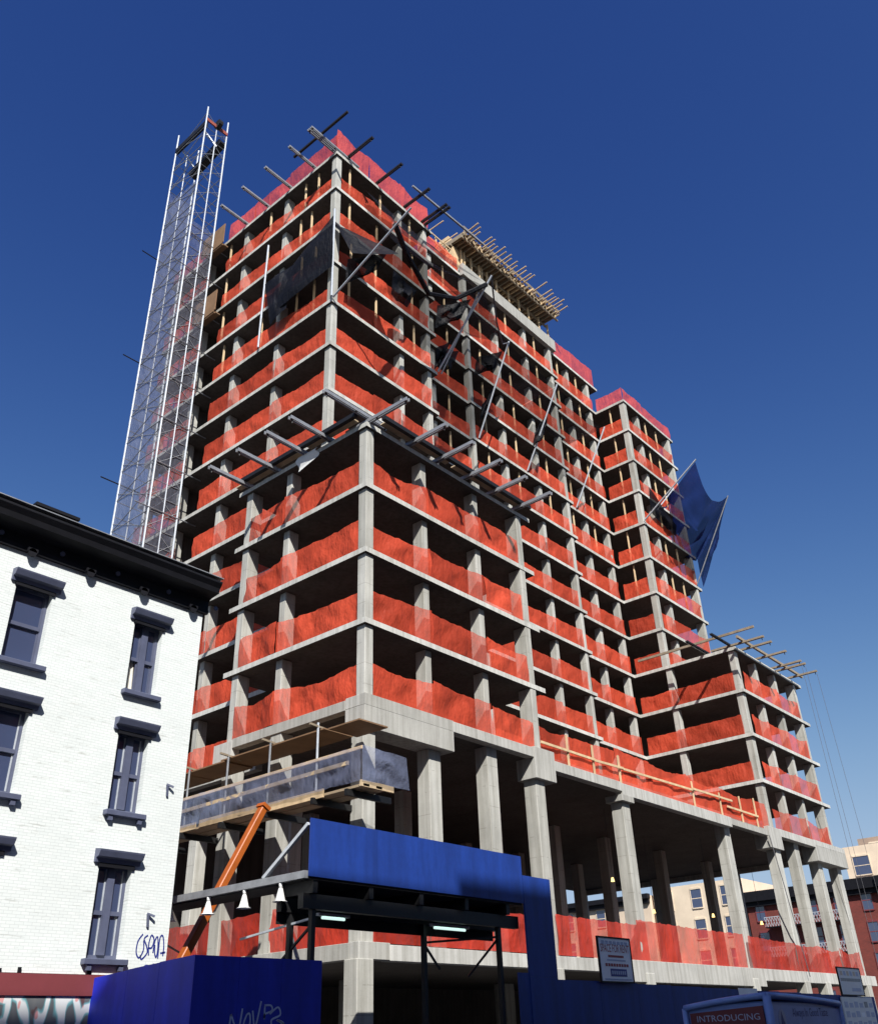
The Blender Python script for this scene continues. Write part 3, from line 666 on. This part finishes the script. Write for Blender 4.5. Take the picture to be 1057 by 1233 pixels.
mk('top_rail', MB().bar((-1.56, -1.5, -2.42), (-1.56, 11.5, -2.42), .05, .1), 'timber', S)
mk('mid_rail', MB().bar((-1.6, -.9, -2.82), (-1.6, 11.5, -2.9), .05, .13), 'plank', S)
for a, b, z in ((-1.2, .3, -1.42), (.5, 3.4, -1.36), (3.3, 6.2, -1.32), (6.0, 8.6, -1.38), (8.4, 12, -1.4)):
    mk('cover_board', MB().box(-1.42, -.05, a, b, z, z+.05), 'plywood', S)
for y0, y1, sd_ in ((-1.5, .7, 41), (.7, 3.2, 42), (3.2, 5.6, 43), (5.6, 8.0, 44), (8.0, 11, 45)):
    mk('plastic_sheet', cn_patch((-1.63, y0, -3.5), (-1.63, y1, -3.5), (-1.62, y0, -2.4), (-1.62, y1, -2.4), .08, .1, sd_, 12, 8, (-1, 0, 0)), 'clear_sheet', S, smooth=True)
mk('plastic_sheet', cn_patch((-1.6, -1.53, -3.5), (.55, -1.6, -3.5), (-1.6, -1.53, -2.36), (.25, -1.75, -2.5), .08, .08, 46, 12, 8, (0, -1, 0)), 'clear_sheet', S, smooth=True)
mk('toe_board', MB().box(-1.6, -.1, -1.5, -1.42, -3.66, -3.46), 'plank', S)

# ------------------------------------------------------------------ sidewalk shed
D = empty('sidewalk_shed', (-1, -2, -G+.14), 'steel sidewalk shed with a deep blue parapet over the footway', 'sidewalk shed')
px = [-5.9, -3.47, -1.03, 1.4, 3.15]
for a, b in zip(px, px[1:]):
    mk('parapet_panel', MB().box(a, b-.008, -4.04, -4.0, -7.04, -5.63), 'blue_paint', D)
mk('deck', MB().box(-5.85, 3.1, -3.99, -2.72, -7.1, -6.98), 'tar', D)
for x in (-5.6, -3.6, -1.6, .4, 2.4):
    mk('deck_beam', MB().box(x-.08, x+.08, -3.95, -2.75, -7.4, -7.102), 'steel_dark', D)
for y in (-3.7, -2.88):
    mk('girder', MB().box(-5.85, 3.1, y-.1, y+.1, -7.75, -7.402), 'steel_dark', D)
for x, y in ((-5.45, -3.7), (2.15, -3.7), (-5.45, -2.88), (-.35, -2.88)):
    mk('leg', MB().box(x-.065, x+.065, y-.065, y+.065, -G+.14, -7.752), 'steel_dark', D)
mk('tie', MB().bar((-5.45, -3.7, -7.95), (-5.45, -.9, -8.2), .05, .05), 'galvanised', D)
mk('brace', MB().bar((-5.45, -3.7, -8.1), (-5.45, -1.9, -9.3), .055, .055), 'steel_dark', D)
mk('brace', MB().bar((-5.45, -2.88, -8.2), (-4.6, -2.5, -9.2), .07, .07), 'galvanised', D)
mk('tie', MB().bar((2.15, -3.7, -8.02), (-.35, -2.88, -8.22), .06, .06), 'steel_dark', D)
mk('brace', MB().bar((2.15, -3.7, -8.05), (1.1, -3.3, -9.1), .055, .055), 'steel_dark', D)
mk('brace', MB().bar((-.35, -2.88, -8.25), (.3, -2.9, -8.9), .055, .055), 'steel_dark', D)
mk('fascia', MB().box(-5.8, 3.1, -2.76, -2.73, -8.02, -7.105), 'tar', D)
# edge beam returning along the driveway
mk('return_beam', MB().box(-5.98, -5.86, -3.95, 2.7, -7.08, -6.9), 'steel_grey', D)
mk('return_deck', MB().box(-5.855, -4.95, -2.7, 2.7, -7.12, -7.0), 'tar', D)
mk('parapet_stay', MB().bar((-5.85, -3.9, -5.75), (-5.85, -2.2, -6.88), .09, .09), 'galvanised', D)
for a, b in ((-4.9, -3.8), (-.5, 1.2)):
    m = MB().tube([(a+.15, -3.3, -7.86), (b-.15, -3.3, -7.86)], .035, 8)
    mk('fluorescent_tube', m, 'tube_light', D)
    mk('tube_holder', MB().box(a, b, -3.36, -3.24, -7.822, -7.752), 'white_paint', D)
def cone_lamp(x, y, z, i):
    m = MB().tube([(x, y, z), (x, y, z-.12)], .05, 10).tube([(x, y, z-.12), (x, y, z-.42)], .05, 14, False, .13).tube([(x, y, z-.42), (x, y, z-.45)], .13, 14, False, .2)
    mk('bell_lamp', m, 'white_paint', None, 'white bell lamp under the driveway beam of the shed, %s from the blue parapet' % ORD[i], 'lamp', 'bell lamps under the shed beam', smooth=True)
for i, y in enumerate((-3.0, -1.55, .0, 1.75)): cone_lamp(-5.92, y, -7.085, i)
# blue end wall of the shed and the site hoarding beyond it
Hd = empty('site_hoarding', (20, -4, -G+.14), 'long dark blue plywood site hoarding with a tall end panel beside the shed', 'hoarding')
mk('end_panel', MB().box(3.16, 4.66, -4.05, -3.99, -9.1, -6.2), 'blue_paint', Hd); mk('end_panel', MB().box(3.16, 4.66, -4.05, -3.99, -G+.14, -9.104), 'blue_paint', Hd)
mk('side_panel', MB().box(2.6, 3.155, -4.03, -3.99, -G+.14, -9.0), 'blue_paint', Hd)
x = 4.668
while x < 33:
    mk('hoarding_panel', MB().box(x, x+2.43, -4.03, -3.99, -G+.14, -9.15-.01*(x-4.6)), 'blue_paint', Hd); x += 2.438
for x in (6.0, 12.0, 18.0, 24.0, 30.0): mk('prop', MB().bar((x, -3.95, -9.6), (x, -2.6, -G+.16), .09, .09), 'timber', Hd)
# corner hoarding beside the white house
Hc = empty('corner_hoarding', (-7.2, -2, -G+.14), 'bright blue plywood hoarding box with pale graffiti beside the white house', 'hoarding')
for a, b in ((-9.08, -7.86), (-7.852, -6.63), (-6.622, -5.38)):
    mk('hoarding_panel', MB().box(a, b, -4.04, -4.0, -G+.14, -8.93), 'blue_board', Hc)
for a, b, z0, z1 in ((-3.995, -2.75, -8.93, -8.98), (-2.742, -1.5, -8.99, -9.05), (-1.492, -.06, -9.06, -9.14)):
    m = MB().box(-9.08, -9.04, a, b, -G+.14, z0); m.v = [(x, y, (z1 if (zz > -9.5 and y > (a+b)/2) else zz)) for x, y, zz in m.v]
    mk('hoarding_panel', m, 'blue_board', Hc)
mk('inner_panel', MB().box(-5.42, -5.38, -3.995, -.2, -G+.14, -8.95), 'blue_board', Hc)
nov = [[(0, 0), (.04, .42)], [(.04, .42), (.26, .05), (.36, .55)], [(.5, .42), (.42, .2), (.5, .05), (.6, .2), (.58, .42), (.5, .42)], [(.66, .5), (.76, .12), (.9, .72)],
       [(1.02, .62), (1.02, .3)], [(1.0, .62), (1.2, .62), (1.24, .5), (1.04, .42), (1.02, .32)], [(1.18, .42), (1.42, .58), (1.5, .4), (1.24, .28), (1.3, .1), (1.5, .02), (1.62, .2), (1.4, .28), (1.66, .14), (1.6, -.1), (1.3, -.1)]]
for st in nov: mk('graffiti_stroke', stroke_mb([st], .045, lambda u, v: (-8.05+u*.95, -4.045, -10.42+v*.85)), 'tag_pale', Hc)

# ------------------------------------------------------------------ signs on the hoarding
def framed(name, label, x0, x1, z0, z1, y, fm='black_paint', pm='sign_white'):
    r = empty(name, ((x0+x1)/2, y, z0), label, 'sign')
    mk('panel', MB().box(x0+.05, x1-.05, y-.02, y+.02, z0+.05, z1-.05), pm, r)
    for b in ((x0, x1, z0, z0+.05), (x0, x1, z1-.05, z1), (x0, x0+.05, z0+.052, z1-.052), (x1-.05, x1, z0+.052, z1-.052)):
        mk('frame', MB().box(b[0], b[1], y-.04, y+.03, b[2], b[3]), fm, r)
    return r
sg = framed('rental_sign', 'white rental sign with red lettering reading space for rent on the hoarding', 7.05, 9.2, -9.2, -7.78, -4.12)
def sbar(x0, x1, z0, z1, mat, r, y=-4.146, nm='print_line'): mk(nm, MB().box(x0, x1, y, y+.004, z0, z1), mat, r)
tm = text_mb('SPACE FOR RENT', .31, (0, 0, 0), (1, 0, 0), (0, 0, 1), (0, 0, 0)); wd = max(v[0] for v in tm.v)
tm.v = [(7.2+v[0]*1.86/wd, -4.146, -8.26+v[2]*1.15) for v in tm.v]; mk('lettering', tm, 'sign_red', sg)
sbar(7.65, 8.65, -8.42, -8.35, 'sign_red', sg); sbar(7.55, 8.75, -8.53, -8.48, 'sign_pale', sg)
for i in range(9): sbar(7.42+i*.17, 7.42+i*.17+.13, -8.7, -8.61, 'sign_red', sg)
for i in range(7): sbar(7.3+i*.25, 7.3+i*.25+.19, -8.02, -7.91, 'sign_pale', sg)
sbar(7.7, 8.75, -9.0, -8.77, 'sign_blue', sg)
for i in range(7): sbar(7.77+i*.135, 7.77+i*.135+.09, -8.94, -8.83, 'sign_pale', sg, -4.15)
sbar(7.3, 9.0, -9.12, -9.07, 'sign_pale', sg)
s2 = framed('site_sign', 'white framed site sign with a grey band above the permit board', 29.05, 32.3, -9.4, -8.12, -4.12, 'black_paint', 'white_paint')
for i in range(6): sbar(29.4+i*.45, 29.4+i*.45+.3, -8.5, -8.3, 'sign_pale' if i % 2 else 'cream', s2)
sbar(29.3, 32.1, -8.76, -8.62, 'steel_grey', s2); sbar(30.6, 31.9, -9.2, -9.05, 'sign_pale', s2)
s3 = empty('permit_board', (31, -4.1, -11.4), 'large white board covered with rows of small posted permits', 'notice board')
mk('board', MB().box(28.85, 33.25, -4.12, -4.07, -11.3, -9.46), 'white_paint', s3)
for j in range(4):
    for i in range(6):
        x0 = 29.1+i*.7; z1 = -9.66-j*.42
        mk('permit', MB().box(x0, x0+.5, -4.126, -4.122, z1-.26, z1-.06*(i % 2)), ('sign_pale', 'sign_white', 'steel_grey')[(i*2+j) % 3] if (i+j) % 4 == 0 else 'sign_pale', s3)
mk('notice_sheet', MB().box(17.6, 19.4, -4.05, -4.035, -9.55, -9.22), 'sign_white', None, 'small white notice strip pinned to the top of the hoarding', 'notice')

# ------------------------------------------------------------------ vending truck on the street
V = empty('vending_truck', (7.1, -9.6, -G), 'pale blue vending truck with rounded roof rails and advertising panels', 'truck')
cx, cy, tz = 4.4, -10.85, -9.95
LX, LY = 5.2, 2.45
mk('body', MB().box(cx+.05, cx+LX-.05, cy+.05, cy+LY-.05, -G+.55, tz-.12), 'truck_blue', V, bevel=.04)
def arc(a, b, dz, n=8): return [Vector(a).lerp(Vector(b), i/n) + Vector((0, 0, -dz*(i/n)**1.6)) for i in range(n+1)]
mk('roof_rail', MB().tube(arc((cx, cy, tz), (cx, cy+LY, tz), .2), .085, 10), 'truck_panel', V, smooth=True)
mk('roof_rail', MB().tube(arc((cx, cy, tz), (cx+LX, cy, tz), .18), .085, 10), 'truck_panel', V, smooth=True)
mk('roof', MB().quad((cx, cy, tz), (cx+LX, cy, tz-.18), (cx+LX, cy+LY, tz-.2), (cx, cy+LY, tz-.2)), 'truck_blue', V)
mk('corner_post', MB().tube([(cx, cy, tz), (cx, cy, -G+.5)], .11, 10), 'truck_panel', V, smooth=True)
for x, y in ((cx+LX, cy), (cx, cy+LY)): mk('corner_post', MB().tube([(x, y, tz-.2), (x, y, -G+.5)], .08, 10), 'truck_panel', V, smooth=True)
m = MB().box(cx-.005, cx+.045, cy+.16, cy+LY-.14, -G+.8, tz-.22); m.v = [(x, y, z-(.12*(y-cy)/LY if z > -11 else 0)) for x, y, z in m.v]
mk('end_panel', m, 'maroon', V)
m = MB().box(cx+.16, cx+LX-.12, cy-.005, cy+.045, -G+.9, tz-.2); m.v = [(x, y, z-(.12*(x-cx)/LX if z > -11 else 0)) for x, y, z in m.v]
mk('side_panel', m, 'truck_panel', V)
tm = text_mb('INTRODUCING', .22, (0, 0, 0), (1, 0, 0), (0, 0, 1), (0, 0, 0)); wd = max(v[0] for v in tm.v)
tm.v = [(cx-.009, cy+LY-.32-v[0]*1.85/wd, tz-.55+v[2]*1.0) for v in tm.v]; mk('lettering', tm, 'sign_pale', V)
tm = text_mb('Always In Good Taste', .3, (0, 0, 0), (1, 0, 0), (0, 0, 1), (0, 0, 0)); wd = max(v[0] for v in tm.v)
tm.v = [(cx+1.5+v[0]*2.6/wd, cy-.009, tz-.5+v[2]*1.0) for v in tm.v]; mk('lettering', tm, 'sign_blue', V)
mk('emblem', MB().tube([(cx+.75, cy-.006, tz-.56), (cx+.75, cy-.012, tz-.56)], .24, 16), 'sign_pale', V)
mk('emblem_mark', MB().quad((cx+.6, cy-.015, tz-.72), (cx+.92, cy-.015, tz-.72), (cx+.84, cy-.015, tz-.6), (cx+.74, cy-.015, tz-.34)), 'sign_blue', V)
for i in range(3): mk('menu_strip', MB().box(cx+1.2+i*1.2, cx+2.1+i*1.2, cy-.012, cy-.006, tz-1.0, tz-.82), 'sign_blue', V)
for x in (cx+1, cx+4.2):
    for y in (cy+.1, cy+LY-.1):
        wv = mk('wheel', MB().tube([(x, y-.1, -G+.36), (x, y+.1, -G+.36)], .36, 18), 'tyre', V); mk('rim', MB().tube([(x, y-.11, -G+.36), (x, y+.11, -G+.36)], .2, 12), 'galvanised', wv)

# ------------------------------------------------------------------ white painted brick house
WX1 = -7.08; WX0 = -20.5; WY1 = 13.0; WZ = 1.55
N = empty('white_brick_house', (-13.8, 6.5, -G), 'white painted brick house with black cornice and dark window hoods', 'house')
CXS = [(-8.86, .94, True), (-12.37, 1.02, False), (-15.9, 1.02, False), (-19.2, 1.0, False)]
ROWS = [(-2.0, .12), (-5.25, -3.12), (-8.72, -6.52)]
holes = [(c-w_/2, c+w_/2, z0, z1) for c, w_, t in CXS for z0, z1 in ROWS]
def wall_holes(x0, x1, z0, z1, holes, y, depth):
    xs = sorted({x0, x1, *[h[0] for h in holes], *[h[1] for h in holes]}); zs = sorted({z0, z1, *[h[2] for h in holes], *[h[3] for h in holes]})
    mb = MB()
    for a, b in zip(xs, xs[1:]):
        for c, d in zip(zs, zs[1:]):
            mx, mz = (a+b)/2, (c+d)/2
            if any(h[0] < mx < h[1] and h[2] < mz < h[3] for h in holes): continue
            mb.quad((a, y, c), (b, y, c), (b, y, d), (a, y, d))
    for h in holes:
        a, b, c, d = h; Y = y+depth
        mb.quad((a, y, c), (a, Y, c), (a, Y, d), (a, y, d)); mb.quad((b, y, c), (b, y, d), (b, Y, d), (b, Y, c))
        mb.quad((a, y, d), (b, y, d), (b, Y, d), (a, Y, d)); mb.quad((a, y, c), (a, Y, c), (b, Y, c), (b, y, c))
    return mb
wm = wall_holes(WX0, WX1, -9.06, WZ, holes, 0.0, .28)
wm.quad((WX1, 0, -9.06), (WX1, WY1, -9.06), (WX1, WY1, WZ), (WX1, 0, WZ)); wm.quad((WX0, 0, -9.06), (WX0, 0, WZ), (WX0, WY1, WZ), (WX0, WY1, -9.06))
wm.quad((WX0, WY1, -9.06), (WX0, WY1, WZ), (WX1, WY1, WZ), (WX1, WY1, -9.06))
mk('wall', wm, 'white_brick', N)
mk('roof', MB().box(WX0, WX1, .02, WY1, WZ+.002, WZ+.2), 'tar', N)
mk('ground_floor', MB().box(WX0, WX1, .04, WY1, -G, -9.064), 'white_brick', N)
mk('interior', MB().box(WX0+.3, WX1-.3, 1.2, 1.3, -9.05, WZ-.1), 'dark_interior', N)
for c, w_, twin in CXS:
    for ri, (z0, z1) in enumerate(ROWS):
        a, b = c-w_/2, c+w_/2
        wn = mk('window', MB().box(a+.002, a+.09, .2, .27, z0, z1).box(b-.09, b-.002, .2, .27, z0, z1).box(a+.09, b-.09, .2, .27, z1-.12, z1-.002).box(a+.09, b-.09, .2, .27, z0+.002, z0+.1), 'slate_paint', N)
        zm = (z0+z1)/2 + (.0 if not twin else -.05)
        if twin: mk('mullion', MB().box(c-.1, c+.1, .14, .275, z0+.1, z1-.12), 'slate_paint', wn)
        segs = [(a+.09, c-.1), (c+.1, b-.09)] if twin else [(a+.09, b-.09)]
        for s0, s1 in segs:
            mk('sash_rail', MB().box(s0, s1, .18, .28, zm-.05, zm+.05), 'slate_paint', wn)
            mk('pane', MB().box(s0, s1, .235, .245, zm+.05, z1-.12), 'pane', wn); 
            if not (twin and ri == 0 and s0 < c-.2): mk('pane', MB().box(s0, s1, .255, .262, z0+.1, zm-.05), 'pane', wn)
            for zz0, zz1, yy in ((zm+.05, z1-.12, .215), (z0+.1, zm-.05, .235)):
                
                for q0 in (s0, s1-.035): mk('sash_stile', MB().box(q0, q0+.035, yy, yy+.02, zz0, zz1), 'galvanised' if ri else 'slate_paint', wn)
        if ri == 0 or not twin:
            mk('curtain', MB().grid(lambda u, v: (a+.12+(.3 if twin else .22)*u*(1-.35*v), .33+.03*math.sin(u*14), z0+.1+v*(z1-z0-.3)), 12, 2), 'curtain', wn)
        hz = z1-.02
        hd = MB().prof_x([(.0, hz), (-.08, hz), (-.1, hz+.1), (-.2, hz+.13), (-.26, hz+.25), (-.27, hz+.29), (.0, hz+.33)], a-.17, b+.17)
        mk('window_hood', hd, 'slate_paint', wn)
        mk('hood_panel', MB().box(a-.04, b+.04, -.06, -.004, hz-.1, hz-.003), 'black_paint', wn)
        mk('sill', MB().box(a-.12, b+.14, -.16, .2, z0-.14, z0-.002), 'slate_paint', wn, bevel=.015)
        if ri: 
            for s in (a, b-.08): mk('sill_bracket', MB().box(s, s+.12, -.12, -.003, z0-.26, z0-.143), 'slate_paint', wn)
cz = .98
prof = [(.0, cz), (-.1, cz), (-.12, cz+.12), (-.08, cz+.14), (-.08, cz+.42), (-.2, cz+.5), (-.58, cz+.55), (-.62, cz+.7), (-.72, cz+.84), (-.72, cz+.9), (.1, cz+1.0)]
co = mk('cornice', MB().prof_x(prof, WX0-.3, WX1+.12), 'black_paint', N)
mk('cornice_cap', MB().box(WX0-.3, WX1+.14, -.74, .1, cz+1.003, cz+1.03), 'steel_grey', co)
for x in (-7.55, -9.28, -11.0, -12.72, -14.45, -16.2, -17.9):
    mk('bracket', MB().tube([(x, -.14, cz-.02), (x, -.2, cz-.02)], .12, 12).box(x-.14, x+.14, -.2, -.121, cz+.0, cz+.1), 'black_paint', co)
    mk('rosette', MB().tube([(x+.85, -.081, cz+.28), (x+.85, -.13, cz+.28)], .07, 10), 'slate_paint', co)
mk('fascia_band', MB().box(WX0, -7.3, -.1, -.003, -9.52, -9.075), 'maroon', N)
mk('mural_panel', MB().box(WX0, -7.5, -.05, -.003, -G+.14, -9.525), 'mural_paint', N)
for x, z in ((-7.62, -4.35), (-7.75, -7.65)):
    mk('wall_anchor', MB().bar((x, -.03, z-.3), (x-.04, -.05, z), .05, .05).bar((x-.06, -.03, z+.02), (x+.12, -.12, z-.05), .05, .05), 'slate_paint', N)
for i in (0, 1, 5): mk('wall_stub', MB().box(-11.4+i*.43, -11.36+i*.43+.03*(i % 3), -.05, -.002, -9.06, -8.98+.03*(i % 2)), 'black_paint', N)
tagw = [[(.32, .98), (.08, .7), (.05, .3), (.25, .1), (.45, .4), (.4, .75)], [(.62, .95), (.42, .8), (.6, .55), (.68, .3), (.4, .05), (.3, .2)], [(.78, .2), (.72, .6), (.82, .95), (1.0, .8), (.92, .5), (.74, .48)],
        [(1.02, .3), (1.06, .75), (1.2, .9), (1.28, .5), (1.24, .15), (1.12, .3), (1.08, .6)], [(1.34, .1), (1.34, .85), (1.5, .95), (1.62, .6), (1.62, .2)], [(1.45, .3), (1.75, .35)],
        [(.5, -.45), (.62, -.2), (.85, -.2), (.88, -.45)], [(1.0, -.4), (1.05, -.15), (1.3, -.15), (1.35, -.4), (1.1, -.35)]]
for st in tagw: mk('graffiti_stroke', stroke_mb([st], .07, lambda u, v: (-8.0+u*.5, -.006, -8.72+v*.62)), 'tag_blue', N)
mk('roof_hatch', MB().box(-12.1, -10.9, 1.6, 2.8, WZ+.2, 3.4).box(-12.2, -10.8, 1.5, 2.9, 3.4, 3.5), 'black_paint', N)

# ------------------------------------------------------------------ orange boom standing in the driveway
O = empty('orange_boom', (-6.9, 1.9, -G), 'orange steel boom leaning up from behind the blue hoarding', 'machine boom')
a = Vector((-7.2, 1.9, -G+.5)); b = Vector((-2.72, 1.9, -3.95))
mk('boom', MB().bar(a, b, .23, .27, (0, 1, 0)), 'orange_paint', O, bevel=.025)
mk('head_plate', MB().bar(b-(b-a).normalized()*.02, b+(b-a).normalized()*.1, .32, .38, (0, 1, 0)), 'orange_paint', O)
mk('base_frame', MB().box(-7.6, -6.2, 1.2, 2.6, -G, -G+.7), 'orange_paint', O, bevel=.05)
mk('tie_rope', MB().tube([(-6.9, 1.5, -7.75), (-4.6, 3.8, -7.9), (-2.5, 6, -7.9)], .03, 6), 'rope', O)

# ------------------------------------------------------------------ bulbs strung under the podium, ropes
def pt(px_, py_, axis, val):
    d = fw*F_PX + rt*(px_-528.5) - up*(py_-616.5); c = Vector((-22.0916, -22.2382, -10.752)); t = (val-c[axis])/d[axis]; return c+d*t
for x, y, z in ((21.5, 3.5, -3.9), (30.0, 6.0, -4.6), (33.5, 4.0, -4.8), (38.5, 3.2, -5.0), (41.5, 2.4, -5.0)):
    r = empty('work_bulb', (x, y, z), 'small yellow work bulb hanging on a wire under the podium', 'bulb', 'work bulbs under the podium')
    mk('bulb', MB().tube([(x, y, z), (x, y, z+.1), (x, y, z+.2)], .1, 8, True, .05), 'bulb_light', r, smooth=True)
    mk('wire', MB().tube([(x, y, z+.2), (x, y, -.27)], .012, 4), 'rope', r)
for i, (x, x2) in enumerate(((42.6, 44.4), (43.4, 45.6), (45.6, 48.6))):
    mk('hanging_rope', MB().tube([(x, -1.8, 12.1), ((x+x2)/2, -1.6, 0), (x2, -1.4, -G+.15)], .012, 5), 'rope', None, 'thin rope hanging from the low wing outriggers to the street', 'rope', 'ropes under the low wing outriggers')
mk('loose_rope', MB().tube([(34.3, -.1, -.6), (34.5, -.25, -3), (34.9, -.3, -5.5), (35.6, -.25, -8.2)], .025, 6), 'rope', None, 'dark rope dangling beside the low wing corner column', 'rope')

# ------------------------------------------------------------------ buildings beyond the side street
def far_house(name, label, X, y0, y1, ztop, mat, rows, cols, cornice=None, win=(1.0, 1.7), esc=None, depth=14, group=None):
    r = empty(name, (X, (y0+y1)/2, -G), label, 'building', group)
    mk('wall', MB().box(X, X+depth, y0, y1, -G, ztop), mat, r)
    if cornice: mk('cornice', MB().box(X-.7, X-.003, y0-.1, y1+.1, ztop-cornice, ztop+.15).box(X-.4, X-.003, y0, y1, ztop-cornice-.5, ztop-cornice-.003), 'black_paint', r)
    for zc in rows:
        for i in range(cols):
            yc = y0+(y1-y0)*(i+.5)/cols
            wn = mk('window', MB().box(X-.06, X-.002, yc-win[0]/2-.1, yc-win[0]/2, zc-win[1]/2-.1, zc+win[1]/2+.12).box(X-.06, X-.002, yc+win[0]/2, yc+win[0]/2+.1, zc-win[1]/2-.1, zc+win[1]/2+.12).box(X-.1, X-.002, yc-win[0]/2, yc+win[0]/2, zc+win[1]/2, zc+win[1]/2+.2).box(X-.12, X-.002, yc-win[0]/2, yc+win[0]/2, zc-win[1]/2-.12, zc-win[1]/2).box(X-.05, X-.002, yc-win[0]/2, yc+win[0]/2, zc-.04, zc+.04), 'cream' if mat != 'red_brick' else 'maroon', r)
            mk('pane', MB().box(X-.03, X-.004, yc-win[0]/2+.002, yc+win[0]/2-.002, zc-win[1]/2+.002, zc+win[1]/2-.002), 'pane', wn)
    if esc:
        for zc in esc[1]:
            f = mk('fire_escape', MB().box(X-1.2, X-.07, esc[0][0], esc[0][1], zc-.16, zc-.06), 'black_paint', r)
            m = MB().box(X-1.2, X-1.15, esc[0][0], esc[0][1], zc+.85, zc+.92)
            y = esc[0][0]
            while y < esc[0][1]-.1: m.bar((X-1.17, y, zc-.06), (X-1.17, y+.28, zc+.85), .04, .04); m.bar((X-1.17, y+.28, zc-.06), (X-1.17, y, zc+.85), .04, .04); y += .3
            mk('railing', m, 'galvanised', f)
    return r
FX = 85
far_house('red_brick_house', 'red brick row house with black cornice and fire escape balconies', FX, -8, 9.3, 2.7, 'red_brick', [1.0, -2.1, -5.2, -8.3], 9, .9, (1.0, 1.8), ((-6, 8.5), [-.5, -3.5, -6.6]))
far_house('red_brick_house', 'narrow dark red brick row house seen between the podium columns', FX+.3, 9.5, 24.2, 2.7, 'red_brick', [1.0-.3, -2.3, -5.2, -8.3], 5, .9, (1.0, 1.8), ((13, 22), [-.9, -3.9]))
far_house('cream_house', 'cream painted house seen low between the podium columns', FX+.6, 24.6, 36, 4.6, 'cream', [3.0, -.3, -3.6, -7], 3, None, (1.3, 2.0))
far_house('cream_house', 'pale house with dark band far behind the podium bays', FX+.2, 36.3, 60, 4.0, 'beige2', [2.0, -1.4, -4.7, -8], 5, .4, (1.2, 1.9))
far_house('cream_tower_block', 'taller cream building with a tan brick top behind the red row house', FX+22, -5, 19.2, 9.5, 'cream', [7.1, 3.2], 6, None, (2.0, 2.2), None, 16)
far_house('tan_brick_block', 'tan brick upper block rising behind the cream building', FX+40, -9, 22.5, 13.2, 'tan_brick', [11.8], 7, None, (1.5, 1.1), None, 16)

# ------------------------------------------------------------------ houses across the avenue, behind the viewer, that shade the street
def across(label, x0, x1, ztop, mat):
    r = empty('avenue_house', ((x0+x1)/2, -36, -G), label, 'building')
    mk('wall', MB().box(x0, x1, -44, -30.4, -G, ztop-.8), mat, r)
    mk('cornice', MB().box(x0-.1, x1-.003, -44, -30.0, ztop-.798, ztop), 'concrete_beam', r)
    n = int((x1-x0)/3.2)
    for j in range(9):
        for i in range(n):
            x = x0+(i+.5)*(x1-x0)/n; z = -G+4.6+j*3.3
            if z+1.8 > ztop-1: continue
            wn = shared_box('window', 'wframe', (1.3, .1, 1.9), 'white_paint', (x, -30.35, z), r)
            p_ = shared_box('pane', 'wpane', (1.1, .1, 1.7), 'pane', (x, -30.31, z+.1), wn)
across('tall tan brick apartment house across the avenue', -20.5, 14, 22.2, 'tan_brick')
across('slightly lower red brick apartment house across the avenue', -28, -20.6, 21.7, 'red_brick')
across('tall red brick apartment house across the avenue beside the lower one', -42, -28.1, 23.4, 'red_brick')
across('low cream shop house across the avenue', 14.2, 60, -3.5, 'cream')
across('low tan shop house across the avenue', -90, -42.2, -4.5, 'tan_brick')
print('objects', len(COL.objects), 'nets', NETN[0])
